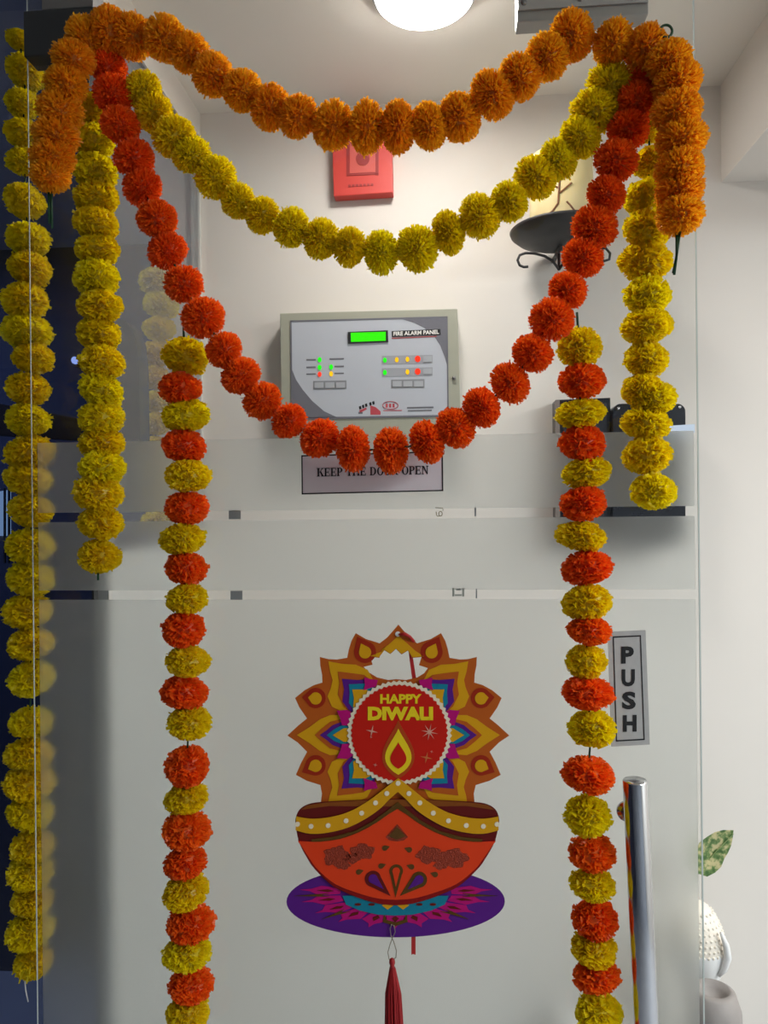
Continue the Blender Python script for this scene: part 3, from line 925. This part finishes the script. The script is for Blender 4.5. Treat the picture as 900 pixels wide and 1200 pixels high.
lathe('tassel_knot', [(0.001, 0.006), (0.0035, 0.004), (0.004, 0.0), (0.0028, -0.004), (0.0035, -0.007), (0.001, -0.009)], zc, TAS, card, 14)
bm = bmesh.new()
for i in range(70):
    a = rnd.uniform(0, 6.28); q = math.sqrt(rnd.random())
    c0 = P(460, 1134, YC - 0.003); r1 = 0.0125 * q
    end = P(462.5, 1222 + rnd.uniform(-6, 4), YC - 0.003) + Vector((r1 * math.cos(a), r1 * .6 * math.sin(a), 0))
    mid = c0.lerp(end, 0.35) + Vector((r1 * .45 * math.cos(a), r1 * .3 * math.sin(a), 0))
    add_tube(bm, [c0 + Vector((0.003 * q * math.cos(a), .003 * q * math.sin(a), 0)), mid, end], 0.0010, 4, False)
fr_o = from_bm('tassel_fringe', bm, TAS, card); fr_o['kind'] = 'stuff'

for n_, m_ in MATS.items():
    if n_.startswith('card_'):
        m_.node_tree.nodes['Principled BSDF'].inputs['Specular IOR Level'].default_value = 0.15

# ------------------------------------------------------------------ signs on the door
BRUSH = mat('brushed_sign_metal', (176, 175, 172), 0.42, 0.15, var=0.10, scale=90)
s1 = thing('push_sign', P(738, 875, Y_DOOR - 0.002), 'grey metal PUSH sign with a black border above the handle', 'sign')
ys = Y_DOOR - 0.0025
TL, TR, BR, BL = (712.5, 740.5), (756.5, 738.5), (761.5, 872.5), (716.5, 875.0)


def inq(fx, fy):
    tx = TL[0] + (TR[0] - TL[0]) * fx, TL[1] + (TR[1] - TL[1]) * fx
    bx = BL[0] + (BR[0] - BL[0]) * fx, BL[1] + (BR[1] - BL[1]) * fx
    return (tx[0] + (bx[0] - tx[0]) * fy, tx[1] + (bx[1] - tx[1]) * fy)


pprism('plate', [TL, TR, BR, BL], ys, 0.0018, BRUSH, s1)


def frame_q(name, f0x, f0y, tx_, ty_, Y, ma, parent):
    bm = bmesh.new()
    a0, a1, b0, b1 = f0x, 1 - f0x, f0y, 1 - f0y
    for (u0, v0, u1, v1) in ((a0, b0, a1, b0 + ty_), (a0, b1 - ty_, a1, b1), (a0, b0 + ty_, a0 + tx_, b1 - ty_), (a1 - tx_, b0 + ty_, a1, b1 - ty_)):
        add_prism(bm, [P(*inq(u, v), Y) for u, v in ((u0, v0), (u1, v0), (u1, v1), (u0, v1))], Vector((0, 0.0006, 0)))
    return from_bm(name, bm, ma, parent)


frame_q('border', 0.125, 0.042, 0.028, 0.011, ys - 0.0005, BLACK, s1)
for ch, fx, fy0, fy1, wd in (('P', .5, .135, .285, 15), ('U', .5, .335, .485, 15.5), ('S', .5, .53, .685, 16), ('H', .5, .735, .88, 16)):
    cx, y0 = inq(fx, fy0); _, y1 = inq(fx, fy1)
    text_part('letter', ch, cx - wd / 2 + 0.3, y1, cx + wd / 2 + 0.3, y1 - y0, ys - 0.0006, BLACK, s1, 0.045, 0.0003, slope=0.02)

# paper notice: KEEP THE DOOR OPEN
PAPER = mat('notice_paper', (216, 207, 208), 0.5, var=0.04, scale=30)
s2 = thing('door_notice', P(436, 578, Y_DOOR - 0.002), 'grey KEEP THE DOOR OPEN notice under the red garland', 'sign')
TL, TR, BR, BL = (353.0, 533.5), (519.0, 528.5), (519.5, 575.5), (353.5, 579.5)
pprism('paper', [TL, TR, BR, BL], ys, 0.0010, PAPER, s2)
frame_q('border', 0.0, 0.0, 0.009, 0.032, ys - 0.0005, BLACK, s2)


def serif_glyph(ch):
    """bold roman capital, unit cap height; returns width and list of outlines"""
    T, t, s = 0.20, 0.085, 0.07

    def R(x0, y0, x1, y1): return [(x0, y0), (x1, y0), (x1, y1), (x0, y1)]

    def stem(x): return [R(x, 0, x + T, 1), R(x - s, 0, x + T + s, t), R(x - s, 1 - t, x + T + s, 1)]

    def arc(cx, cy, rx, ry, a0, a1, wx, n=10):
        o = []
        for i in range(n):
            a, b = a0 + (a1 - a0) * i / n, a0 + (a1 - a0) * (i + 1) / n
            f = lambda q, k: (cx + (rx - k * wx * abs(math.cos(q)) - k * t * (1 - abs(math.cos(q)))) * math.cos(q),
                              cy + (ry - k * wx * abs(math.cos(q)) * .3 - k * t * (1 - abs(math.cos(q)) * .3)) * math.sin(q))
            o.append([f(a, 0), f(b, 0), f(b, 1), f(a, 1)])
        return o
    h = math.pi / 2
    if ch == 'K': return 0.86, stem(s) + [[(.27, .42), (.36, .50), (.74, .96), (.62, .96)], [(.36, .56), (.50, .62), (.84, .04), (.60, .04)], R(.54, 1 - t, .84, 1), R(.52, 0, .90, t)]
    if ch == 'E': return 0.74, stem(s) + [R(.2, 1 - t, .68, 1), R(.2, 0, .70, t), R(.2, .46, .54, .46 + t), R(.62, .72, .68, 1), R(.64, 0, .70, .30), R(.50, .36, .55, .64)]
    if ch == 'P': return 0.72, stem(s) + [R(.2, 1 - t, .42, 1), R(.2, .44, .42, .44 + t)] + arc(.40, .72, .30, .28, -h, h, T)
    if ch == 'T': return 0.74, stem(.27) + [R(.04, 1 - t, .70, 1), R(.04, .72, .10, 1), R(.64, .72, .70, 1)]
    if ch == 'H': return 0.90, stem(s) + stem(.90 - s - T) + [R(.25, .46, .68, .46 + t)]
    if ch == 'D': return 0.84, stem(s) + [R(.2, 1 - t, .36, 1), R(.2, 0, .36, t)] + arc(.34, .5, .46, .5, -h, h, T)
    if ch == 'O': return 0.86, arc(.43, .5, .41, .52, 0, 4 * h, T, 24)
    if ch == 'R': return 0.84, stem(s) + [R(.2, 1 - t, .42, 1), R(.2, .46, .42, .46 + t)] + arc(.42, .735, .29, .265, -h, h, T) + [[(.36, .48), (.54, .50), (.80, .04), (.60, .04)], R(.58, 0, .88, t)]
    if ch == 'N': return 0.86, [R(.12, 0, .12 + t, 1), R(.70, 0, .70 + t, 1), [(.10, 1), (.32, 1), (.785, 0), (.66, 0)], R(.02, 0, .30, t), R(.02, 1 - t, .26, 1), R(.60, 1 - t, .88, 1)]
    return 0.36, []


bm = bmesh.new()
glyphs = [serif_glyph(c) for c in 'KEEP THE DOOR OPEN']
tot = sum(g[0] + 0.06 for g in glyphs)
pen = 0.0
x0, x1, yb, ch_ = 371.5, 502.5, 558.5, 9.8
for gw, outl in glyphs:
    for o_ in outl:
        pts = []
        for gx, gy in o_:
            X = x0 + (pen + gx) / tot * (x1 - x0)
            pts.append(P(X, yb - gy * ch_ - 0.022 * (X - x0), ys - 0.0006))
        add_prism(bm, pts, Vector((0, 0.0006, 0)))
    pen += gw + 0.06
from_bm('lettering', bm, BLACK, s2)

# ------------------------------------------------------------------ fire alarm panel on the back wall
YA = Y_BACK - 0.055
fa = thing('fire_alarm_panel', P(434, 520, YA), 'grey-green fire alarm panel with green display on the back wall', 'alarm panel')
CASE = mat('panel_case', (164, 164, 148), 0.5, var=0.03)
pprism('case', [(328, 367), (536, 361.5), (541, 513), (330, 518)], YA, 0.055, CASE, fa, bevel=0.002)
FACE = mat('panel_face', (186, 190, 198), 0.35, var=0.02)
DGREY = mat('panel_dark_grey', (112, 112, 120), 0.4, var=0.03)
ya = YA - 0.0015
pprism('face_plate', [(341, 377), (523.5, 372), (525, 487), (342.5, 491)], ya, 0.0015, FACE, fa)
bm = bmesh.new()
for q in ([(340, 375.5), (524.5, 370.5), (524.5, 372.5), (341.5, 377.5)], [(341.5, 489.5), (525, 486), (526, 488), (341.5, 492)], [(340, 375.5), (341.8, 375.5), (343, 492), (341.2, 492)], [(523, 371), (524.6, 371), (526, 488), (524.4, 488)]):
    add_prism(bm, [P(x, y, ya - .0006) for x, y in q], Vector((0, .0012, 0)))
from_bm('face_border', bm, DGREY, fa)
pprism('corner_field', [(472, 374.2), (523, 372.8), (524, 428), (521, 418), (516, 405), (508, 393), (497, 384), (485, 378)], ya - .0006, .0006, DGREY, fa)
pprism('corner_field', [(342.2, 433), (347, 445), (355, 457), (366, 470), (380, 482), (395, 489), (343, 490.5)], ya - .0006, .0006, DGREY, fa)
bez = pprism('display_bezel', [(407.5, 389), (454.5, 387), (455, 400.5), (408, 402.5)], ya - .003, .003, BLACK, fa)
pprism('display', [(411, 390), (452, 388.8), (452, 399.2), (411.3, 400.6)], ya - .0036, .0006, glow('display_green', (60, 250, 20), 1.0), bez)
pprism('title_strip', [(459, 388), (516, 385.5), (516.5, 392.5), (459.5, 395)], ya - .001, .001, BLACK, fa)
text_part('lettering', 'FIRE ALARM PANEL', 461, 393.6, 514.5, 4.8, ya - .0018, WHITE, fa, 0.03, slope=0.045)
pprism('title_underline', [(459, 396), (512, 393.6), (512, 394.5), (459, 396.9)], ya - .001, .001, mat('panel_red', (178, 70, 70), 0.5), fa)
LG = glow('led_green', (40, 250, 30), 1.1); LY = glow('led_amber', (255, 190, 30), 1.2); LR = glow('led_red', (255, 60, 36), 1.2)
leds = [(374.5, 421.5, LG), (374.5, 430.5, LG), (374.5, 438.5, LR), (388, 430, LG), (388, 438, LY),
        (451, 422, LG), (465, 421.5, LY), (477.5, 421, LY), (489.5, 420.5, LR), (451, 436.5, LG), (477.5, 435.8, LY), (489.5, 435.3, LR)]
bm = bmesh.new()
for q in (quad(447.5, 417, 507, 427, .02), quad(447.5, 431.5, 507, 441.5, .02)):
    add_prism(bm, [P(x, y, ya - .0006) for x, y in q], Vector((0, .0006, 0)))
from_bm('led_row_strip', bm, mat('panel_mid_grey', (160, 162, 168), 0.4), fa)
for x, y, ma in leds:
    rx, ry = (3.4, 3.8) if x == 489.5 else (2.2, 3.0)
    pprism('indicator', ell(x, y, rx, ry, 12), ya - .0016, .0016, ma, fa)
bm = bmesh.new()
for x0_, y0_, x1_, y1_ in ((359, 420.8, 370, 422.6), (359, 429.6, 370, 431.4), (359, 437.6, 370, 439.2), (386, 419.8, 403, 421.6), (392, 428.6, 403, 430.4), (392, 436.8, 403, 438.4),
                           (477, 477, 508, 478.8), (478, 480.6, 506, 482.2), (420, 483, 425, 485)):
    add_prism(bm, [P(x, y, ya - .0005) for x, y in quad(x0_, y0_, x1_, y1_, .02)], Vector((0, .0005, 0)))
from_bm('legend_print', bm, mat('panel_print', (110, 110, 116), 0.5), fa)
BTN = mat('panel_button', (172, 175, 180), 0.4); 
for bx, by, n in ((367, 446.5, 3), (458.5, 445, 3)):
    pad = pprism('button_pad', quad(bx, by, bx + 39, by + 10, .02), ya - .0008, .0008, mat('button_pad_grey', (138, 140, 144), 0.4), fa)
    for k in range(n):
        pprism('button', quad(bx + 1.6 + k * 12.6, by + 1.6, bx + 12 + k * 12.6, by + 8, .02), ya - .002, .0012, BTN, pad)
for by in (417.5, 432):
    pprism('button', quad(496, by, 506, by + 6.5, .02), ya - .002, .0014, BTN, fa)
RDL = mat('panel_logo_red', (186, 74, 84), 0.5)
bm = bmesh.new()
add_tube(bm, [P(x, y, ya - .0005) for x, y in ell(457.5, 475, 9, 4.5, 24) + [(466.5, 475)]], .0008, 5)
for x in (452, 456, 460):
    add_prism(bm, [P(a, b, ya - .0005) for a, b in quad(x, 473, x + 2.4, 477.5, .02)], Vector((0, .0005, 0)))
add_prism(bm, [P(a, b, ya - .0005) for a, b in quad(449, 480.7, 471, 481.6, .01)], Vector((0, .0005, 0)))
add_prism(bm, [P(a, b, ya - .0005) for a, b in ((434, 475), (440, 477), (446, 482), (446, 486), (434, 486))], Vector((0, .0005, 0)))
add_prism(bm, [P(a, b, ya - .0005) for a, b in ((421, 481), (429, 477.5), (430, 479.5), (422, 484))], Vector((0, .0005, 0)))
from_bm('logo_print', bm, RDL, fa)
bm = bmesh.new()
for i, (x, y) in enumerate(((420.5, 476.5), (424, 475), (427.5, 473.6), (432.5, 472), (436, 470.8))):
    add_prism(bm, [P(a, b, ya - .0005) for a, b in ((x, y), (x + 2.4, y - 1), (x + 3.2, y + 2.6), (x + .8, y + 3.6))], Vector((0, .0005, 0)))
from_bm('logo_print', bm, BLACK, fa)
tube('key_lock', [P(532, 443, YA), P(532, 443, YA - 0.006)], 0.0042, GREYMETAL, fa, 14)

# ------------------------------------------------------------------ red call point
cp = thing('call_point', P(424, 230, Y_BACK - 0.03), 'red square fire call point on the wall behind the orange garland', 'call point')
CPR = mat('call_point_red', (204, 66, 58), 0.45, var=0.04)
pprism('housing', [(389, 158), (459, 154), (460.5, 225.5), (391, 230)], Y_BACK - 0.03, 0.03, CPR, cp, bevel=0.002)
yc2 = Y_BACK - 0.0315
CPD = mat('call_point_dark', (150, 44, 44), 0.5)
bm = bmesh.new()
for q in (quad(406, 165, 409.5, 206, .05), quad(440, 163.2, 443.5, 205, .05), quad(406, 164.5, 443, 168, .05), quad(406, 203.5, 443, 206, .05)):
    add_prism(bm, [P(x, y, yc2) for x, y in q], Vector((0, .0015, 0)))
from_bm('window_frame', bm, CPD, cp)
pprism('press_window', quad(410, 168, 440, 203, .05), yc2 + .0008, .0007, mat('call_point_pink', (206, 96, 88), 0.3), cp)
pprism('press_mark', ell(425, 186, 8, 8, 16), yc2 - .0002, .001, CPD, cp)
bm = bmesh.new()
for k in range(7):
    add_prism(bm, [P(x, y, yc2) for x, y in quad(408 + k * 4.4, 216.5 - k * .25, 411 + k * 4.4, 219 - k * .25, .05)], Vector((0, .0015, 0)))
from_bm('legend_print', bm, CPD, cp)

# ------------------------------------------------------------------ iron wall sconce and candle
yS = 1.58
sc = thing('wall_sconce', P(656, 300, Y_BACK), 'black iron wall sconce dish with curled feet', 'sconce')
dc = P(658, 277, yS)
rx_ = 0.105
prof = [(0.02, -0.017), (0.06, -0.013), (0.092, -0.004), (rx_, 0.007), (rx_ + 0.002, 0.012), (rx_ - 0.004, 0.012), (0.085, 0.003), (0.05, -0.004), (0.01, -0.006)]
lathe('dish', prof, dc, BLACKIRON, sc, 40)


def scroll(cx, cy, r0, turns, a0, sgn, tail):
    pts = list(tail)
    for i in range(18):
        t = i / 17
        a = a0 + sgn * turns * 2 * math.pi * t
        r_ = r0 * (1 - 0.45 * t)
        pts.append((cx + r_ * math.cos(a), cy + r_ * math.sin(a)))
    return pts


yq = yS - 0.02
tube('curled_foot', [P(x, y, yq) for x, y in [(655, 316), (648, 306), (638, 300), (626, 297), (616, 296.5), (609, 299), (606.5, 305), (609, 311), (614, 313), (619, 312.5)]], 0.0028, BLACKIRON, sc, 8)
tube('curled_foot', [P(x, y, yq) for x, y in [(655, 316), (662, 306), (672, 299), (686, 294), (700, 290), (710, 291), (715, 297), (714, 304), (708, 306), (704, 303)]], 0.0028, BLACKIRON, sc, 8)
tube('stem', [P(655, 316, yq), P(655, 298, yS)], 0.003, BLACKIRON, sc, 8)
tube('wall_arm', [P(657, 290, yS), Vector((dc.x, Y_BACK, dc.z - 0.012))], 0.005, BLACKIRON, sc, 10)
can = thing('pillar_candle', Vector((dc.x, dc.y, dc.z - 0.004)), 'cream pillar candle with brown drawing standing in the sconce', 'candle')
CAND = mat('cream_wax', (232, 214, 160), 0.5, var=0.05, scale=12)
MATS['cream_wax'].node_tree.nodes['Principled BSDF'].inputs['Subsurface Weight'].default_value = 0.25
MATS['cream_wax'].node_tree.nodes['Principled BSDF'].inputs['Subsurface Radius'].default_value = (0.02, 0.014, 0.008)
rc = 0.065
wax = lathe('wax', [(rc - 0.003, 0.0), (rc, 0.004), (rc, 0.165), (rc - 0.004, 0.170), (rc - 0.012, 0.168), (0.003, 0.164)], (dc.x, dc.y, dc.z - 0.004), CAND, can, 40)
tube('wick', [Vector((dc.x, dc.y, dc.z + 0.158)), Vector((dc.x + .001, dc.y, dc.z + 0.172))], 0.0012, BLACK, can, 6)
# brown figure drawn round the wax
bm = bmesh.new()


def onwax(px, py):
    p = P(px, py, dc.y - rc)
    dx = max(-rc * .97, min(rc * .97, p.x - dc.x))
    return Vector((p.x if abs(p.x - dc.x) < rc else dc.x + dx, dc.y - math.sqrt(max(1e-6, (rc + .0006) ** 2 - dx * dx)), p.z))


for pts in ([(656, 210), (655, 224), (654, 238), (648, 246), (638, 251)], [(656, 226), (663, 220), (670, 214)], [(664, 236), (669, 241), (674, 247)], [(655, 220), (647, 215)]):
    add_tube(bm, [onwax(*q) for q in pts], 0.0018, 6)
from_bm('drawing', bm, mat('brown_drawing', (128, 84, 58), 0.6), wax)

# ------------------------------------------------------------------ black units on the wall at the right
yb_ = Y_BACK - 0.05
u1 = thing('wall_monitor', P(684, 640, yb_), 'flat black square-cornered screen on the wall behind the mixed strand', 'monitor')
pprism('casing', [(651, 468.5), (715.5, 466.0), (716, 636), (652, 640)], yb_, 0.05, BLACKPLASTIC, u1, bevel=0.0015)
pprism('side_frame', [(650.5, 469.0), (656, 468.8), (656.5, 638), (651, 638)], yb_ - .001, 0.002, mat('frame_grey', (120, 112, 106), 0.4), u1)
pprism('screen', [(660, 474), (711, 472), (711.5, 630), (660.5, 633)], yb_ - .0008, 0.001, mat('screen_black', (46, 48, 54), 0.2), u1)
yb2 = Y_BACK - 0.07
u2 = thing('wall_phone_box', P(760, 640, yb2), 'black round-cornered box on the wall behind the right yellow strand', 'device')
rb = []
x0, x1, y0, y1, r_ = 718.0, 803.5, 473.0, 640.0, 10.0
for cx, cy, a0 in ((x1 - r_, y0 + r_, -90), (x1 - r_, y1 - r_, 0), (x0 + r_, y1 - r_, 90), (x0 + r_, y0 + r_, 180)):
    for k in range(7):
        a = math.radians(a0 + 15 * k)
        rb.append((cx + r_ * math.cos(a), cy + r_ * math.sin(a)))
pprism('casing', rb, yb2, 0.07, BLACKPLASTIC, u2, bevel=0.002)
for x, y in ((724.5, 478.5), (796.5, 477.0)):
    c = P(x, y, yb2)
    tube('screw', [c, c + Vector((0, -0.002, 0))], 0.0032, STEEL, u2, 12)
pprism('label_plate', [(781, 499), (814, 497), (814, 507), (781, 509)], yb2 - .001, .003, mat('pale_blue_plate', (206, 220, 240), 0.3), u2)

# dark round-topped shape behind the hazy partition
tag(pprism('standing_case', [(120, 390), (124, 380), (134, 374), (146, 375), (154, 384), (160, 400), (163, 430), (165, 600), (120, 600)], 1.46, 0.05, mat('charcoal_cloth', (30, 34, 32), 0.8)),
    label='dark round-topped case behind the hazy partition', cat='case')

# ------------------------------------------------------------------ side table corner: plant, ornament, stone
yT = 1.52
zT = P(840, 1245, yT).z
tb = thing('side_table', (P(850, 1240, yT).x, yT, 0.0), 'small white side table below the picture edge at the right', 'table')
tx = P(835, 1240, yT).x
box('table_top', (tx - 0.28, yT - 0.14, zT - 0.02), (tx + 0.05, yT + 0.15, zT), mat('white_table', (222, 220, 216), 0.4), tb, bevel=0.003)
for sx in (-.25, .025):
    for sy in (-.11, .13):
        box('leg', (tx + sx - .012, yT + sy - .012, 0.0), (tx + sx + .012, yT + sy + .012, zT - 0.02), mat('white_table', (222, 220, 216), 0.4), tb)
# grey stone bowl
stc = P(836, 1200, yT - 0.06)
st = thing('stone_bowl', Vector((stc.x, stc.y, zT)), 'grey round stone bowl at the bottom right edge', 'bowl')
hs_ = P(836, 1158, yT - 0.06).z - zT
lathe('bowl_body', [(0.022, 0.0), (0.040, hs_ * .18), (0.052, hs_ * .5), (0.050, hs_ * .8), (0.040, hs_ * .97), (0.030, hs_), (0.024, hs_ * .93), (0.006, hs_ * .86)], Vector((stc.x, stc.y, zT)), mat('grey_stone', (150, 144, 140), 0.6, var=0.12, scale=40, bump=0.2), st, 32)
lathe('rim_band', [(0.0522, hs_ * .28), (0.0537, hs_ * .36), (0.0535, hs_ * .42), (0.051, hs_ * .44)], Vector((stc.x, stc.y, zT)), mat('bronze_band', (146, 112, 92), 0.4, 0.4), st, 32)
# white ceramic ornament
oc = P(818, 1180, yT + 0.052)
zo = zT
orn = thing('ceramic_ornament', Vector((oc.x, oc.y, zo)), 'white ceramic ornament with a scaled cap half hidden by the door edge', 'ornament')
CER = mat('white_ceramic', (226, 226, 224), 0.22, var=0.03)
k_ = yT / F_PX
top_z = P(818, 1056, yT + 0.052).z - zo
lathe('body', [(0.026, 0.0), (0.030, 0.006), (0.020, top_z * .16), (0.022, top_z * .28), (0.036, top_z * .42), (0.050, top_z * .58), (0.054, top_z * .68), (0.050, top_z * .76)], Vector((oc.x, oc.y, zo)), CER, orn, 32)
lathe('cap', [(0.052, top_z * .66), (0.053, top_z * .72), (0.048, top_z * .82), (0.036, top_z * .92), (0.018, top_z * .985), (0.004, top_z)], Vector((oc.x, oc.y, zo)), mat('cream_ceramic', (236, 228, 214), 0.3), orn, 32)
bm = bmesh.new()
for j in range(8):
    f = 0.70 + 0.28 * j / 8
    zz = top_z * f
    rr = 0.053 * math.cos(max(0, (f - .70)) / .30 * 1.35) ** .75
    n = max(8, int(34 * rr / 0.053))
    for i in range(n):
        a = 2 * math.pi * (i + .5 * (j % 2)) / n
        c = Vector((oc.x + rr * math.cos(a), oc.y + rr * math.sin(a), zo + zz))
        mtx = Matrix.Translation(c) @ Matrix.Diagonal((.0030, .0030, .0036, 1))
        bmesh.ops.create_icosphere(bm, subdivisions=1, radius=1.0, matrix=mtx)
from_bm('scales', bm, mat('cream_ceramic', (236, 228, 214), 0.3), orn)['kind'] = 'stuff'
# ear-like lobe on the right
lob = [P(845, 1093, yT + .005), P(851, 1108, yT + .005), P(853, 1122, yT + .005), P(849, 1136, yT + .005), P(842, 1144, yT + .005)]
tube('lobe', lob, [0.003, 0.0065, 0.0075, 0.006, 0.003], CER, orn, 12)
# plant: vase, stem, one leaf beyond the door edge
vc = Vector((P(765, 1200, yT + 0.10).x, yT + 0.10, zT))
pl = thing('leafy_plant', vc, 'potted plant with one mottled green leaf beyond the door edge', 'plant')
lathe('vase', [(0.022, 0.0), (0.032, 0.02), (0.036, 0.05), (0.026, 0.085), (0.018, 0.10), (0.022, 0.112), (0.018, 0.111), (0.010, 0.09)], vc, mat('vase_white', (214, 214, 210), 0.3), pl, 28)
tube('stem', [vc + Vector((0, 0, .09)), vc + Vector((.004, 0, .16)), P(808, 1060, yT + .08), P(818, 1022, yT + .06)], [.003, .0028, .0024, .0018], mat('stem_green', (70, 104, 54), 0.5), pl, 8)
LEAF = bpy.data.materials.new('mottled_leaf'); LEAF.use_nodes = True
nt = LEAF.node_tree; bs = nt.nodes['Principled BSDF']
no = nt.nodes.new('ShaderNodeTexNoise'); no.inputs['Scale'].default_value = 75; no.inputs['Detail'].default_value = 6
tc = nt.nodes.new('ShaderNodeTexCoord'); nt.links.new(tc.outputs['Object'], no.inputs['Vector'])
cr = nt.nodes.new('ShaderNodeValToRGB')
cr.color_ramp.elements[0].position = 0.40; cr.color_ramp.elements[0].color = (*lin((58, 92, 40)), 1)
cr.color_ramp.elements[1].position = 0.60; cr.color_ramp.elements[1].color = (*lin((186, 176, 128)), 1)
e = cr.color_ramp.elements.new(0.5); e.color = (*lin((104, 128, 70)), 1)
nt.links.new(no.outputs[0], cr.inputs[0]); nt.links.new(cr.outputs[0], bs.inputs['Base Color']); bs.inputs['Roughness'].default_value = 0.4
outline = [(817, 1022), (812, 1000), (818, 986), (828, 980), (838, 975.5), (849, 974), (862, 975.5), (861, 984), (859, 993), (855, 1001), (850, 1008), (846, 1017), (838, 1023), (828, 1026.5)]
bm = bmesh.new()
yLf = yT + 0.05
cen = bm.verts.new(P(836, 1001, yLf) + Vector((0, 0.006, 0)))
ring = [bm.verts.new(P(x, y, yLf) + Vector((0, 0.012 * (x - 836) / 30, 0))) for x, y in outline]
for i in range(len(ring)):
    bm.faces.new((cen, ring[i], ring[(i + 1) % len(ring)]))
r = bmesh.ops.extrude_face_region(bm, geom=bm.faces[:])
for v in r['geom']:
    if isinstance(v, bmesh.types.BMVert): v.co.y += 0.0008
lf = from_bm('leaf', bm, LEAF, pl)
tube('midrib', [P(817, 1022, yLf - .001), P(836, 1001, yLf + .0045), P(860, 977, yLf + .008)], [.0012, .001, .0004], mat('leaf_rib', (120, 140, 84), 0.5), lf, 6)

bpy.context.view_layer.update()
